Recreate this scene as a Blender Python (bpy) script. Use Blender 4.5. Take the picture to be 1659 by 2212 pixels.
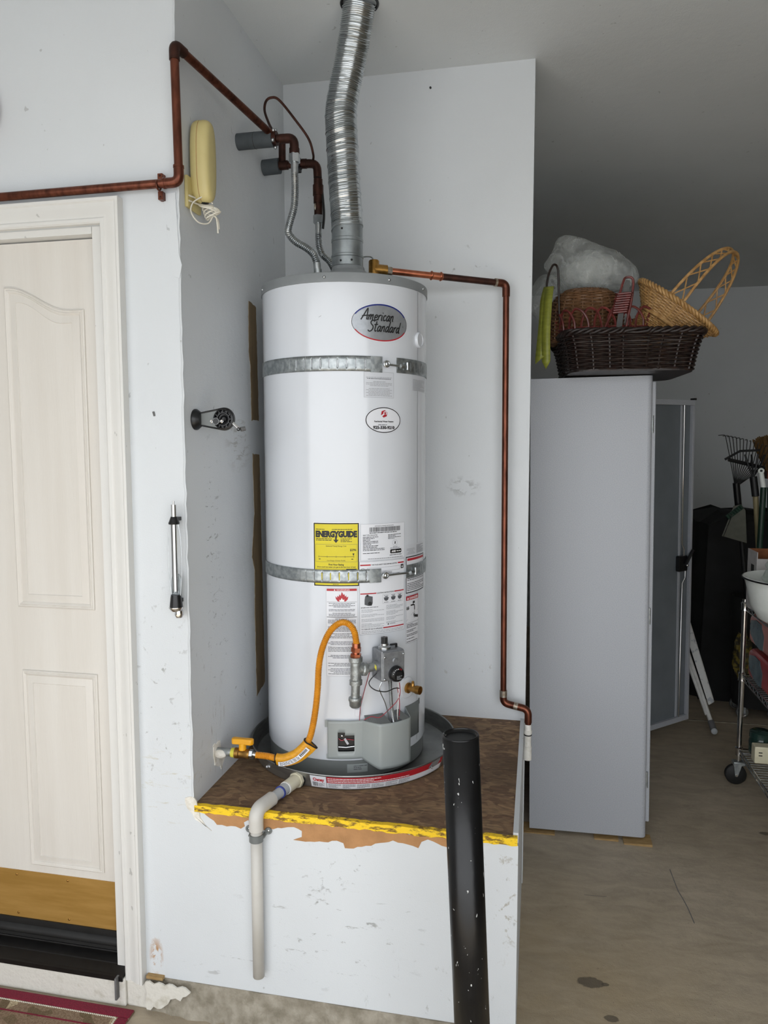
import bpy, bmesh, math, random
from mathutils import Vector, Matrix
random.seed(7)
for _o in list(bpy.data.objects):
    bpy.data.objects.remove(_o)
SC = bpy.context.scene
COL = SC.collection

# ------------------------------------------------------------------ camera
PITCH, YAW, ROLL = 0.0885377, 0.2044867, 0.0013279
CAM_H = 1.68
fw = Vector((-math.sin(YAW) * math.cos(PITCH), math.cos(YAW) * math.cos(PITCH), -math.sin(PITCH)))
rt = Vector((math.cos(YAW), math.sin(YAW), 0))
dn = fw.cross(rt)
r2 = rt * math.cos(ROLL) + dn * math.sin(ROLL)
d2 = dn * math.cos(ROLL) - rt * math.sin(ROLL)
cam_data = bpy.data.cameras.new('camera')
cam_data.sensor_fit = 'HORIZONTAL'
cam_data.sensor_width = 36.0
cam_data.lens = 1596.2 * 36.0 / 1659.0
cam_data.clip_start = 0.05
cam = bpy.data.objects.new('camera', cam_data)
COL.objects.link(cam)
cam.matrix_world = Matrix(((r2.x, -d2.x, -fw.x, 0), (r2.y, -d2.y, -fw.y, 0), (r2.z, -d2.z, -fw.z, CAM_H), (0, 0, 0, 1)))
SC.camera = cam

# ------------------------------------------------------------------ light
world = bpy.data.worlds.new('sky')
SC.world = world
world.use_nodes = True
wn = world.node_tree.nodes
wbg = wn['Background']
sky = wn.new('ShaderNodeTexSky')
sky.sky_type = 'HOSEK_WILKIE'
sky.sun_direction = (0.25, -0.35, 0.90)
sky.turbidity = 3.5
sky.ground_albedo = 0.35
haze = wn.new('ShaderNodeMix')
haze.data_type = 'RGBA'
haze.inputs[0].default_value = 0.72
haze.inputs[7].default_value = (0.49, 0.485, 0.475, 1)
world.node_tree.links.new(sky.outputs[0], haze.inputs[6])
world.node_tree.links.new(haze.outputs[2], wbg.inputs[0])
wbg.inputs[1].default_value = 3.0
sun_data = bpy.data.lights.new('sun', 'SUN')
sun_data.energy = 4.0
sun_data.angle = 0.01
sun_data.color = (1.0, 0.97, 0.93)
sun = bpy.data.objects.new('sun', sun_data)
COL.objects.link(sun)
sun.location = (4, -8, 9)
sun.rotation_euler = Vector((-0.25, 0.35, -0.90)).to_track_quat('-Z', 'Y').to_euler()
SC.view_settings.view_transform = 'Standard'
SC.view_settings.look = 'None'
SC.view_settings.gamma = 1.0
SC.view_settings.use_curve_mapping = False
SC.view_settings.exposure = 1.25

# ------------------------------------------------------------------ materials
MATS = {}


def lin(h):
    h = h.lstrip('#')
    out = []
    for i in (0, 2, 4):
        c = int(h[i:i + 2], 16) / 255
        out.append(c / 12.92 if c <= 0.04045 else ((c + 0.055) / 1.055) ** 2.4)
    return (*out, 1)


class NT:
    def __init__(s, name):
        s.m = bpy.data.materials.new(name)
        s.m.use_nodes = True
        s.t = s.m.node_tree
        s.b = s.t.nodes['Principled BSDF']
        s.co = s.t.nodes.new('ShaderNodeTexCoord').outputs['Object']
        MATS[name] = s.m

    def n(s, typ, **kw):
        nd = s.t.nodes.new(typ)
        for k, v in kw.items():
            setattr(nd, k, v)
        return nd

    def l(s, a, b):
        s.t.links.new(a, b)

    def mapped(s, scale=(1, 1, 1), rot=(0, 0, 0), loc=(0, 0, 0)):
        mp = s.n('ShaderNodeMapping')
        mp.inputs['Scale'].default_value = scale
        mp.inputs['Rotation'].default_value = rot
        mp.inputs['Location'].default_value = loc
        s.l(s.co, mp.inputs[0])
        return mp.outputs[0]

    def noise(s, scale, detail=4, rough=0.55, vec=None, dist=0):
        nd = s.n('ShaderNodeTexNoise')
        nd.inputs['Scale'].default_value = scale
        nd.inputs['Detail'].default_value = detail
        nd.inputs['Roughness'].default_value = rough
        nd.inputs['Distortion'].default_value = dist
        s.l(vec or s.co, nd.inputs['Vector'])
        return nd.outputs[0]

    def ramp(s, fac, a, b, c0=(0, 0, 0, 1), c1=(1, 1, 1, 1)):
        r = s.n('ShaderNodeValToRGB')
        r.color_ramp.elements[0].position = a
        r.color_ramp.elements[1].position = b
        r.color_ramp.elements[0].color = c0
        r.color_ramp.elements[1].color = c1
        s.l(fac, r.inputs[0])
        return r.outputs[0]

    def mix(s, fac, a, b, mode='MIX'):
        m = s.n('ShaderNodeMix', data_type='RGBA', blend_type=mode)
        for sock, v in ((m.inputs[0], fac), (m.inputs[6], a), (m.inputs[7], b)):
            if isinstance(v, (float, int, tuple)):
                sock.default_value = v
            else:
                s.l(v, sock)
        return m.outputs[2]

    def math(s, op, a, b=0.0):
        m = s.n('ShaderNodeMath', operation=op)
        for sock, v in ((m.inputs[0], a), (m.inputs[1], b)):
            if isinstance(v, (float, int)):
                sock.default_value = v
            else:
                s.l(v, sock)
        return m.outputs[0]

    def near(s, p, rad, scale=(1, 1, 1)):
        """1 inside a soft ellipsoid around p"""
        d = s.n('ShaderNodeVectorMath', operation='SUBTRACT')
        s.l(s.co, d.inputs[0])
        d.inputs[1].default_value = p
        e = s.n('ShaderNodeVectorMath', operation='MULTIPLY')
        s.l(d.outputs[0], e.inputs[0])
        e.inputs[1].default_value = scale
        ln = s.n('ShaderNodeVectorMath', operation='LENGTH')
        s.l(e.outputs[0], ln.inputs[0])
        return s.ramp(ln.outputs['Value'], rad * 0.35, rad, (1, 1, 1, 1), (0, 0, 0, 1))

    def bump(s, h, strength, dist=0.01):
        b = s.n('ShaderNodeBump')
        b.inputs['Strength'].default_value = strength
        b.inputs['Distance'].default_value = dist
        s.l(h, b.inputs['Height'])
        s.l(b.outputs[0], s.b.inputs['Normal'])

    def set(s, col=None, rough=None, metal=None, **kw):
        for k, v in (('Base Color', col), ('Roughness', rough), ('Metallic', metal)):
            if v is None:
                continue
            if isinstance(v, (float, int, tuple)):
                s.b.inputs[k].default_value = v
            else:
                s.l(v, s.b.inputs[k])
        for k, v in kw.items():
            s.b.inputs[k.replace('_', ' ')].default_value = v
        return s


def mat(name, c1, c2=None, rough=0.5, metal=0.0, scale=30, bump=0.0, bscale=150, stretch=(1, 1, 1), lo=0.35, hi=0.65, detail=5, **kw):
    t = NT(name)
    a = lin(c1)
    b = lin(c2) if c2 else tuple(min(1, x * 0.9) for x in a[:3]) + (1,)
    f = t.ramp(t.noise(scale, detail, vec=t.mapped(stretch)), lo, hi)
    t.set(t.mix(f, a, b), rough, metal, **kw)
    if bump:
        t.bump(t.noise(bscale, 3, vec=t.mapped(stretch)), bump)
    return t.m


def paint(name, base, extra=None, bump=0.12, rough=0.55):
    """white wall paint: roller texture, faint mottling, scuffs with shapes of their own"""
    t = NT(name)
    a = lin(base)
    c = t.mix(t.ramp(t.noise(2.2, 3), 0.3, 0.7), a, tuple(x * 0.95 for x in a[:3]) + (1,))
    # stray flecks
    fl = t.ramp(t.noise(38, 2, vec=t.mapped((1, 1, 0.7))), 0.735, 0.76)
    c = t.mix(t.math('MULTIPLY', fl, 0.35), c, lin('#6d6c68'))
    if extra:
        c = extra(t, c)
    t.set(c, rough)
    h = t.math('ADD', t.noise(260, 2), t.math('MULTIPLY', t.noise(25, 4), 1.6))
    t.bump(h, bump, 0.004)
    return t.m


def scuffs(*spots):
    """spots: (centre, radius, axis scale, streak scale, threshold, colour, strength)"""
    def f(t, c):
        for p, rad, sc, st, th, col, k in spots:
            m = t.math('MULTIPLY', t.near(p, rad, sc), t.ramp(t.noise(22, 6, 0.7, vec=t.mapped(st), dist=0.4), th, th + 0.06))
            c = t.mix(t.math('MULTIPLY', m, k), c, lin(col))
        return c
    return f


WALLC = '#d1d5d8'
paint('wall_paint', WALLC)
paint('front_paint', WALLC, scuffs(
    ((-1.05, 1.9, 0.95), 0.5, (4, 0, 1.2), (1.4, 1, 1.1), 0.60, '#6f6c66', 0.55),
    ((-1.05, 1.9, 0.7), 0.16, (1.2, 0, 1), (0.4, 1, 2.2), 0.57, '#b9b29c', 0.6),
    ((-1.09, 1.9, 0.165), 0.055, (2.2, 0, 0.8), (1.5, 1, 0.8), 0.47, '#a87a45', 0.95),
    ((-0.55, 1.9, 0.33), 0.33, (1, 0, 1.5), (0.8, 1, 2.0), 0.60, '#6a6963', 0.6),
    ((-0.52, 1.9, 0.5), 0.12, (1, 0, 1), (1.3, 1, 1.3), 0.60, '#55544f', 0.6),
    ((-0.08, 1.9, 0.48), 0.22, (2, 0, 1), (1.2, 1, 1.2), 0.58, '#8a8069', 0.6),
    ((-0.8, 1.9, 0.17), 0.25, (1, 0, 4), (0.5, 1, 2), 0.60, '#6c6a62', 0.6),
    ((-0.25, 1.9, 0.17), 0.3, (1, 0, 2), (1.2, 1, 0.6), 0.61, '#84837b', 0.5)))
paint('niche_paint', WALLC, scuffs(
    ((-0.958, 2.02, 1.42), 0.35, (0, 2.6, 1), (1, 0.9, 2.6), 0.585, '#4d4e4b', 0.75),
    ((-0.958, 2.08, 1.12), 0.28, (0, 2.2, 1), (1, 1.2, 1.6), 0.60, '#4d4e4b', 0.6),
    ((-0.958, 2.0, 0.78), 0.3, (0, 1.6, 1), (1, 2.2, 0.5), 0.58, '#8f867a', 0.6),
    ((-0.958, 2.28, 1.70), 0.12, (0, 1, 1), (1, 0.6, 2), 0.52, '#8c8880', 0.5)), bump=0.2)
paint('stub_paint', WALLC, scuffs(
    ((-0.27, 2.765, 1.53), 0.07, (1, 0, 1.6), (1.0, 1, 1.6), 0.52, '#8e9090', 0.6),
    ((-0.35, 2.765, 2.3), 0.3, (1, 0, 1.6), (1.2, 1, 1.2), 0.64, '#7e8080', 0.6),
    ((-0.2, 2.765, 0.9), 0.3, (1, 0, 1.6), (1.2, 1, 1.2), 0.63, '#9a9382', 0.6)))
paint('ceiling_paint', '#d6dadb', bump=0.2)
paint('trim_paint', '#d9d8d4', bump=0.02, rough=0.35)
mat('low_bounce_tan', '#8f8878', '#80796a', rough=0.9, scale=3)  # dark tan for the unseen right wall, chosen to cut bounced light
mat('door_paint', '#d6d2cb', '#d0cbc3', rough=0.38, scale=3, bump=0.05, bscale=60, stretch=(5, 5, 0.35))
mat('torn_paper', '#b98a5c', '#a57a50', rough=0.9, scale=14, bump=0.25, bscale=90)
mat('brown_board', '#8a7659', '#75634a', rough=0.9, scale=12, stretch=(1, 3, 0.4), bump=0.15)
mat('plaster', '#e9e6de', '#cfc9bc', rough=0.9, scale=40, bump=0.5, bscale=60)


def floor_mat():
    t = NT('concrete_floor')
    big = t.ramp(t.noise(1.3, 5, 0.6), 0.3, 0.7)
    c = t.mix(big, lin('#bdb09c'), lin('#aa9d88'))
    fine = t.ramp(t.noise(11, 8, 0.72, vec=t.mapped((0.6, 1.5, 1)), dist=0.6), 0.35, 0.68)
    c = t.mix(t.math('MULTIPLY', fine, 0.6), c, lin('#857a6a'))
    warm = t.near((-0.02, 2.1, 0), 0.9, (1, 1, 1))
    c = t.mix(t.math('MULTIPLY', t.math('MULTIPLY', warm, t.noise(5, 4)), 0.6), c, lin('#ab9468'))
    sp = t.ramp(t.noise(90, 2), 0.70, 0.74)
    c = t.mix(t.math('MULTIPLY', sp, 0.4), c, lin('#4a453f'))
    for p, rad, sc in (((0.19, 2.27, 0), 0.042, (1, 1.7, 1)), ((0.235, 2.27, 0), 0.012, (1, 1.5, 1)), ((0.24, 2.13, 0), 0.022, (1, 1.5, 1)), ((1.0, 3.35, 0), 0.03, (1, 2, 1))):
        e = t.ramp(t.math('ADD', t.near(p, rad * 1.3, sc), t.math('MULTIPLY', t.math('SUBTRACT', t.noise(60, 3), 0.5), 0.7)), 0.3, 0.5)
        c = t.mix(t.math('MULTIPLY', e, 0.7), c, lin('#3c362f'))
    t.set(c, 0.62)
    t.bump(t.math('ADD', t.noise(300, 3), t.math('MULTIPLY', t.noise(40, 4), 1.5)), 0.25, 0.004)


floor_mat()
mat('drive_concrete', '#9fa1a3', '#939597', rough=0.85, scale=4)
mat('curb_concrete', '#a19a8c', '#7f7869', rough=0.9, scale=26, bump=0.6, bscale=70)


def osb():
    t = NT('stained_osb')
    v = t.n('ShaderNodeTexVoronoi')
    v.inputs['Scale'].default_value = 34
    wob = t.n('ShaderNodeVectorMath', operation='ADD')
    nz = t.n('ShaderNodeTexNoise')
    nz.inputs['Scale'].default_value = 7
    t.l(t.co, nz.inputs['Vector'])
    sc = t.n('ShaderNodeVectorMath', operation='SCALE')
    sc.inputs['Scale'].default_value = 0.25
    t.l(nz.outputs['Color'], sc.inputs[0])
    t.l(t.mapped((0.35, 1.0, 1), (0, 0, 0.35)), wob.inputs[0])
    t.l(sc.outputs[0], wob.inputs[1])
    t.l(wob.outputs[0], v.inputs['Vector'])
    g = t.n('ShaderNodeRGBToBW')
    t.l(v.outputs['Color'], g.inputs[0])
    c = t.ramp(g.outputs[0], 0.1, 0.9, lin('#6d523d'), lin('#9c7f5e'))
    st = t.ramp(t.noise(3.2, 5, 0.6), 0.42, 0.66)
    c = t.mix(t.math('MULTIPLY', st, 0.6), c, lin('#43301f'))
    gr = t.ramp(t.noise(60, 4, vec=t.mapped((0.5, 2.2, 1), (0, 0, 0.35))), 0.45, 0.72)
    c = t.mix(t.math('MULTIPLY', gr, 0.55), c, lin('#2d2018'))
    hi = t.ramp(t.noise(75, 4, vec=t.mapped((0.4, 2.4, 1), (0, 0, -0.5))), 0.62, 0.72)
    c = t.mix(t.math('MULTIPLY', hi, 0.6), c, lin('#b0936c'))
    t.set(c, 0.75)
    t.bump(t.noise(80, 4, vec=t.mapped((0.5, 2, 1))), 0.4, 0.004)


osb()


def yellow_edge():
    t = NT('yellow_paint')
    f = t.ramp(t.noise(45, 5, 0.7, vec=t.mapped((0.7, 1, 2))), 0.50, 0.60)
    t.set(t.mix(f, lin('#f0c71c'), lin('#7a5a1c')), 0.6)
    t.bump(t.noise(120, 3), 0.4, 0.003)


yellow_edge()
mat('tank_white', '#d4d8de', '#d1d5db', rough=0.16, scale=3, Coat_Weight=0.3, Coat_Roughness=0.08)
mat('cap_grey', '#868a8c', '#7d8183', rough=0.38, scale=8)
mat('cover_grey', '#9aa09f', '#949a99', rough=0.32, scale=6)
mat('cover_dark', '#6f7372', '#686c6b', rough=0.4, scale=6)
mat('steel_bright', '#c9cccd', '#aeb2b4', rough=0.28, metal=1.0, scale=40, lo=0.3, hi=0.7)
mat('galvanised', '#b4b9ba', '#949a9c', rough=0.42, metal=0.85, scale=60, lo=0.4, hi=0.6)
mat('pan_aluminium', '#a9aaa8', '#8f908e', rough=0.38, metal=0.85, scale=12, stretch=(1, 1, 6))
mat('duct_aluminium', '#d3d6d7', '#b9bdbe', rough=0.24, metal=1.0, scale=14)
mat('collar_steel', '#a3a9ab', '#8d9395', rough=0.4, metal=0.8, scale=20)
mat('chrome', '#e2e2e2', '#d0d0d0', rough=0.12, metal=1.0, scale=4)
mat('copper_aged', '#7d4a39', '#4a2a20', rough=0.34, metal=0.85, scale=22, stretch=(2, 2, 0.5), lo=0.35, hi=0.7)
mat('copper_dark', '#4d2e25', '#33211b', rough=0.45, metal=0.7, scale=35)
mat('copper_new', '#c47a5c', '#a8634a', rough=0.28, metal=0.95, scale=25)
mat('solder', '#b0aca2', '#8f7d6a', rough=0.4, metal=0.8, scale=60)
mat('brass', '#b58a4a', '#8a6632', rough=0.35, metal=0.9, scale=35)
mat('kick_brass', '#b58e4e', '#a47e3e', rough=0.36, metal=0.35, scale=9, stretch=(0.6, 1, 5), bump=0.04)
mat('pipe_foam', '#4d5357', '#43494d', rough=0.75, scale=30)
mat('cast_grey', '#9da0a4', '#8c8f93', rough=0.42, metal=0.75, scale=60, bump=0.12, bscale=300)
mat('malleable_iron', '#b4b8b7', '#8e9291', rough=0.45, metal=0.8, scale=45, bump=0.2, bscale=150)
mat('black_plastic', '#101113', '#0c0d0f', rough=0.35, scale=20)
mat('black_rubber', '#151515', '#0e0e0e', rough=0.6, scale=20)
mat('black_iron', '#17181a', '#0e0f10', rough=0.5, scale=20)
mat('pvc_grey', '#c9c7c2', '#bfbcb5', rough=0.45, scale=10)
mat('pvc_fitting', '#b7bcc0', '#adb2b6', rough=0.4, scale=10)
mat('pvc_cream', '#ded9c4', '#d2ccb4', rough=0.4, scale=12)
mat('pvc_white', '#e4e2dc', '#cfccc2', rough=0.5, scale=40, lo=0.5, hi=0.7)
mat('blue_primer', '#3b4a9a', '#33428a', rough=0.5)
mat('gas_yellow', '#d9921f', '#c9831a', rough=0.45, scale=30)
mat('handle_yellow', '#e8a81c', '#dc9c18', rough=0.35, scale=12)
mat('sleeve_yellow', '#dfa01f', '#c68a1c', rough=0.45, scale=70, stretch=(1, 1, 2))
mat('tape_yellow', '#d9d04a', '#cfc545', rough=0.6)
mat('label_white', '#dfe1e6', '#dbdde2', rough=0.35, scale=8)
mat('label_yellow', '#d8c814', '#d2c210', rough=0.45, scale=8)
mat('label_silver', '#a9adb2', '#9ea2a7', rough=0.3, metal=0.5, scale=60)
mat('label_clear', '#cfd2d8', '#cbced4', rough=0.25, scale=8)
mat('ink_black', '#111111', '#161616', rough=0.5)
mat('ink_grey', '#54565a', '#4c4e52', rough=0.5)
mat('ink_red', '#b3202c', '#a81c28', rough=0.45)
mat('ink_navy', '#1c2a78', '#182470', rough=0.4)
mat('ink_white', '#f2f2f2', '#ededed', rough=0.5)
mat('ink_lightgrey', '#9a9da1', '#909397', rough=0.5)
mat('wire_red', '#a33642', '#8f2e3a', rough=0.45)
mat('wire_white', '#e2e0dc', '#d6d4d0', rough=0.45)
mat('yellowed_plastic', '#cdbf86', '#c4b57a', rough=0.42, scale=9)
mat('cord_white', '#e3dfd2', '#d8d3c4', rough=0.5)


def bollard_mat():
    t = NT('bollard_paint')
    sp = t.ramp(t.noise(42, 3, 0.6, vec=t.mapped((1, 1, 0.6))), 0.705, 0.715)
    sp2 = t.ramp(t.noise(110, 2, vec=t.mapped((1, 1, 0.5))), 0.71, 0.725)
    sp = t.math('MAXIMUM', sp, sp2)
    c = t.mix(t.ramp(t.noise(14, 4), 0.4, 0.7), lin('#08080a'), lin('#101113'))
    t.set(t.mix(sp, c, lin('#b5b6b4')), t.math('ADD', t.math('MULTIPLY', sp, 0.4), 0.3))
    t.bump(t.noise(60, 4, vec=t.mapped((1, 1, 0.4))), 0.12, 0.004)
    t.b.inputs['Specular IOR Level'].default_value = 0.4


bollard_mat()


def cabinet_mat():
    t = NT('cabinet_grey')
    sp = t.ramp(t.noise(420, 2), 0.4, 0.62)
    t.set(t.mix(sp, lin('#b4b7bb'), lin('#9ea2ac')), 0.42)
    t.bump(t.noise(500, 2), 0.08, 0.002)


cabinet_mat()
mat('cabinet_inner', '#747a80', '#6c7278', rough=0.4, scale=6)  # grey deepened: shading of the open door's inside put into the colour
mat('shim_wood', '#a98c5f', '#927548', rough=0.8, scale=20, stretch=(1, 4, 1))
mat('wicker_dark', '#2a1b16', '#150e0c', rough=0.45, scale=60)
mat('wicker_red', '#74302b', '#4e1f1d', rough=0.35, scale=50)
mat('wicker_brown', '#7c5a3c', '#5f4128', rough=0.5, scale=50)
mat('wicker_light', '#b6905c', '#946e3e', rough=0.45, scale=50)
mat('leather_dark', '#4a4a48', '#3d3d3b', rough=0.55)
mat('ribbon_green', '#8b9036', '#787d2c', rough=0.4, scale=30, stretch=(1, 1, 3))
mat('paper_white', '#d8dcd8', '#cdd2ce', rough=0.7)
mat('cardboard_white', '#b9b6b4', '#aba8a6', rough=0.7)
mat('cardboard_brown', '#8a5634', '#784828', rough=0.85)
mat('enamel_white', '#e6eae6', '#dfe4df', rough=0.22)
mat('herb_green', '#5d7a3c', '#3c5628', rough=0.7, scale=60)
mat('pink_pack', '#c98f86', '#b8776e', rough=0.3, scale=12)
mat('red_pack', '#b04a4a', '#8f3436', rough=0.3, scale=12)
mat('pack_window', '#62757c', '#4c5d64', rough=0.15, scale=16)
mat('carton_grey', '#cbb8b0', '#bfa9a0', rough=0.6)
mat('glass_green', '#2f4a42', '#26403a', rough=0.08, scale=8, Transmission_Weight=0.3)
mat('cream_plastic', '#e2dcc0', '#d8d2b4', rough=0.4)
mat('maroon_plastic', '#5a1d1e', '#4a1718', rough=0.4)
mat('dark_cloth', '#161617', '#0c0c0d', rough=0.85, scale=9)
mat('wood_handle', '#958a68', '#7b7050', rough=0.6, scale=14, stretch=(3, 3, 0.4))
mat('broom_straw', '#6d5228', '#553d1c', rough=0.8, scale=80, stretch=(3, 3, 0.4))
mat('tool_green', '#17382a', '#122c20', rough=0.45)
mat('dustpan_grey', '#4c4d40', '#434438', rough=0.5)
mat('leaf_gold', '#6b5d1e', '#2a2410', rough=0.7, scale=35, lo=0.45, hi=0.55)
mat('ironing_cover', '#e2e2e0', '#b9bcc0', rough=0.8, scale=25, lo=0.55, hi=0.6)
mat('tube_white', '#dededb', '#d0d0cc', rough=0.35)
mat('rubber_grey', '#6a6a6a', '#5c5c5c', rough=0.6)


def tulle():
    t = NT('tulle_net')
    nz = t.ramp(t.noise(9, 8, 0.75, vec=t.mapped((1, 1, 0.6)), dist=2.5), 0.4, 0.75)
    tr = t.n('ShaderNodeBsdfTransparent')
    mx = t.n('ShaderNodeMixShader')
    fac = t.math('ADD', t.math('MULTIPLY', nz, 0.42), 0.08)
    t.l(fac, mx.inputs[0])
    t.l(tr.outputs[0], mx.inputs[1])
    t.l(t.b.outputs[0], mx.inputs[2])
    t.set(lin('#dfe3e0'), 0.8)
    out = [n for n in t.t.nodes if n.type == 'OUTPUT_MATERIAL'][0]
    t.l(mx.outputs[0], out.inputs[0])
    t2 = NT('clear_bag')
    tr = t2.n('ShaderNodeBsdfTransparent')
    mx = t2.n('ShaderNodeMixShader')
    mx.inputs[0].default_value = 0.35
    t2.l(tr.outputs[0], mx.inputs[1])
    t2.l(t2.b.outputs[0], mx.inputs[2])
    t2.set(t2.mix(t2.noise(30), lin('#b9c4bc'), lin('#8fa095')), 0.1)
    out = [n for n in t2.t.nodes if n.type == 'OUTPUT_MATERIAL'][0]
    t2.l(mx.outputs[0], out.inputs[0])


tulle()


def rug_mat():
    t = NT('rug_field')
    v = t.n('ShaderNodeTexVoronoi')
    v.inputs['Scale'].default_value = 26
    t.l(t.co, v.inputs['Vector'])
    g = t.n('ShaderNodeRGBToBW')
    t.l(v.outputs['Color'], g.inputs[0])
    c = t.mix(t.ramp(t.noise(160, 3), 0.35, 0.65), lin('#cfbf9f'), lin('#9c8b6e'))
    c = t.mix(t.math('MULTIPLY', t.ramp(g.outputs[0], 0.72, 0.76), 0.65), c, lin('#5e6a3e'))
    c = t.mix(t.math('MULTIPLY', t.ramp(g.outputs[0], 0.2, 0.16), 0.6), c, lin('#5c3428'))
    t.set(c, 0.95)
    t.bump(t.noise(350, 2), 0.8, 0.004)


rug_mat()
mat('rug_border', '#8a1f38', '#741a30', rough=0.95, scale=200, bump=0.6, bscale=350)
mat('threshold_black', '#1b1a1a', '#131212', rough=0.35, metal=0.3, scale=30)
mat('step_paint', '#d2cfc6', '#b3ad9e', rough=0.7, scale=18, lo=0.55, hi=0.72, bump=0.3, bscale=60)

# ------------------------------------------------------------------ geometry helpers
class MB:
    """collects shapes and links them as ONE mesh object"""
    def __init__(s):
        s.v, s.f = [], []

    def add(s, vs, fs):
        k = len(s.v)
        s.v += [Vector(p) for p in vs]
        s.f += [tuple(i + k for i in f) for f in fs]
        return s

    def box(s, lo, hi, M=None):
        vs = [Vector((x, y, z)) for z in (lo[2], hi[2]) for y in (lo[1], hi[1]) for x in (lo[0], hi[0])]
        if M:
            vs = [M @ p for p in vs]
        return s.add(vs, [(0, 2, 3, 1), (4, 5, 7, 6), (0, 1, 5, 4), (2, 6, 7, 3), (0, 4, 6, 2), (1, 3, 7, 5)])

    def tube(s, pts, r, n=12, radii=None, cap=True, closed=False, flat=None):
        pts = [Vector(p) for p in pts]
        m = len(pts)
        if m < 2:
            return s
        tang = []
        for i in range(m):
            a = pts[i - 1] if (i > 0 or closed) else pts[i]
            b = pts[(i + 1) % m] if (i < m - 1 or closed) else pts[i]
            t = b - a
            tang.append(t.normalized() if t.length > 1e-9 else Vector((0, 0, 1)))
        t0 = tang[0]
        u = t0.cross(Vector((0, 0, 1)))
        if u.length < 0.1:
            u = t0.cross(Vector((1, 0, 0)))
        u.normalize()
        vs = []
        for i in range(m):
            t = tang[i]
            u = (u - t * u.dot(t))
            u.normalize()
            w = t.cross(u)
            rr = radii[i] if radii else r
            for k in range(n):
                a = 2 * math.pi * k / n
                vs.append(pts[i] + (u * math.cos(a) + w * math.sin(a) * (flat or 1)) * rr)
        fs = []
        for i in range(m if closed else m - 1):
            j = (i + 1) % m
            for k in range(n):
                q = (k + 1) % n
                fs.append((i * n + k, i * n + q, j * n + q, j * n + k))
        if cap and not closed:
            fs.append(tuple(range(n - 1, -1, -1)))
            fs.append(tuple((m - 1) * n + k for k in range(n)))
        return s.add(vs, fs)

    def lathe(s, prof, M=None, n=32, a0=0.0, a1=2 * math.pi):
        M = M or Matrix()
        full = abs(a1 - a0 - 2 * math.pi) < 1e-6
        cnt = n if full else n + 1
        vs = [M @ Vector((r * math.cos(a0 + (a1 - a0) * k / n), r * math.sin(a0 + (a1 - a0) * k / n), z)) for r, z in prof for k in range(cnt)]
        fs = []
        for i in range(len(prof) - 1):
            for k in range(n):
                q = (k + 1) % cnt
                fs.append((i * cnt + k, i * cnt + q, (i + 1) * cnt + q, (i + 1) * cnt + k))
        if full:
            if prof[0][0] > 1e-6:
                fs.append(tuple(range(cnt - 1, -1, -1)))
            if prof[-1][0] > 1e-6:
                fs.append(tuple((len(prof) - 1) * cnt + k for k in range(cnt)))
        return s.add(vs, fs)

    def cyl(s, a, b, r, n=20, r1=None):
        return s.tube([a, b], r, n, radii=[r, r if r1 is None else r1])

    def prism(s, poly, h0, h1, M=None):
        """poly in local xy, extruded along local z"""
        M = M or Matrix()
        n = len(poly)
        vs = [M @ Vector((x, y, h0)) for x, y in poly] + [M @ Vector((x, y, h1)) for x, y in poly]
        fs = [tuple(range(n - 1, -1, -1)), tuple(range(n, 2 * n))]
        fs += [(i, (i + 1) % n, n + (i + 1) % n, n + i) for i in range(n)]
        return s.add(vs, fs)

    def sphere(s, c, r, n=14, sc=(1, 1, 1), M=None):
        prof = [(math.sin(math.pi * i / n), -math.cos(math.pi * i / n)) for i in range(n + 1)]
        prof[0] = (1e-7, -1)
        prof[-1] = (1e-7, 1)
        m = (M or Matrix.Translation(c)) @ Matrix.Diagonal((r * sc[0], r * sc[1], r * sc[2], 1))
        return s.lathe(prof, m, n + 4)

    def torus(s, c, axis, R, r, n=24, m=10):
        q = Vector(axis).to_track_quat('Z', 'Y').to_matrix().to_4x4()
        M = Matrix.Translation(c) @ q
        return s.tube([M @ Vector((R * math.cos(2 * math.pi * k / n), R * math.sin(2 * math.pi * k / n), 0)) for k in range(n)], r, m, closed=True)

    def hexnut(s, a, b, r):
        return s.tube([a, b], r, 6)

    def build(s, name, material, parent=None, smooth=40, bevel=0.0, seg=2, solid=0.0, recalc=True):
        me = bpy.data.meshes.new(name)
        me.from_pydata([tuple(p) for p in s.v], [], s.f)
        if recalc:
            bm = bmesh.new()
            bm.from_mesh(me)
            bmesh.ops.recalc_face_normals(bm, faces=bm.faces)
            bm.to_mesh(me)
            bm.free()
        me.materials.append(MATS[material])
        if smooth:
            me.polygons.foreach_set('use_smooth', [True] * len(me.polygons))
            me.set_sharp_from_angle(angle=math.radians(smooth))
        me.update()
        o = bpy.data.objects.new(name, me)
        COL.objects.link(o)
        if parent is not None:
            o.parent = parent
            if parent.get('_base'):
                o.matrix_parent_inverse = Matrix.Translation(-Vector(parent['_base']))
        if solid:
            md = o.modifiers.new('thickness', 'SOLIDIFY')
            md.thickness = solid
            md.offset = 1.0
        if bevel:
            md = o.modifiers.new('bevel', 'BEVEL')
            md.width = bevel
            md.segments = seg
            md.limit_method = 'ANGLE'
            md.angle_limit = math.radians(35)
        return o


def tag(o, label, cat, group=None):
    o['label'] = label
    o['category'] = cat
    if group:
        o['group'] = group
    return o


def thing(name, label, cat, base, group=None):
    """an Empty at the thing's base; parts are given in world coordinates"""
    o = bpy.data.objects.new(name, None)
    o.empty_display_size = 0.05
    COL.objects.link(o)
    o.location = base
    o['_base'] = [float(x) for x in base]
    return tag(o, label, cat, group)


def struct(o):
    o['kind'] = 'structure'
    return o


def plabel(o, label):
    o['label'] = label
    return o


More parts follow.
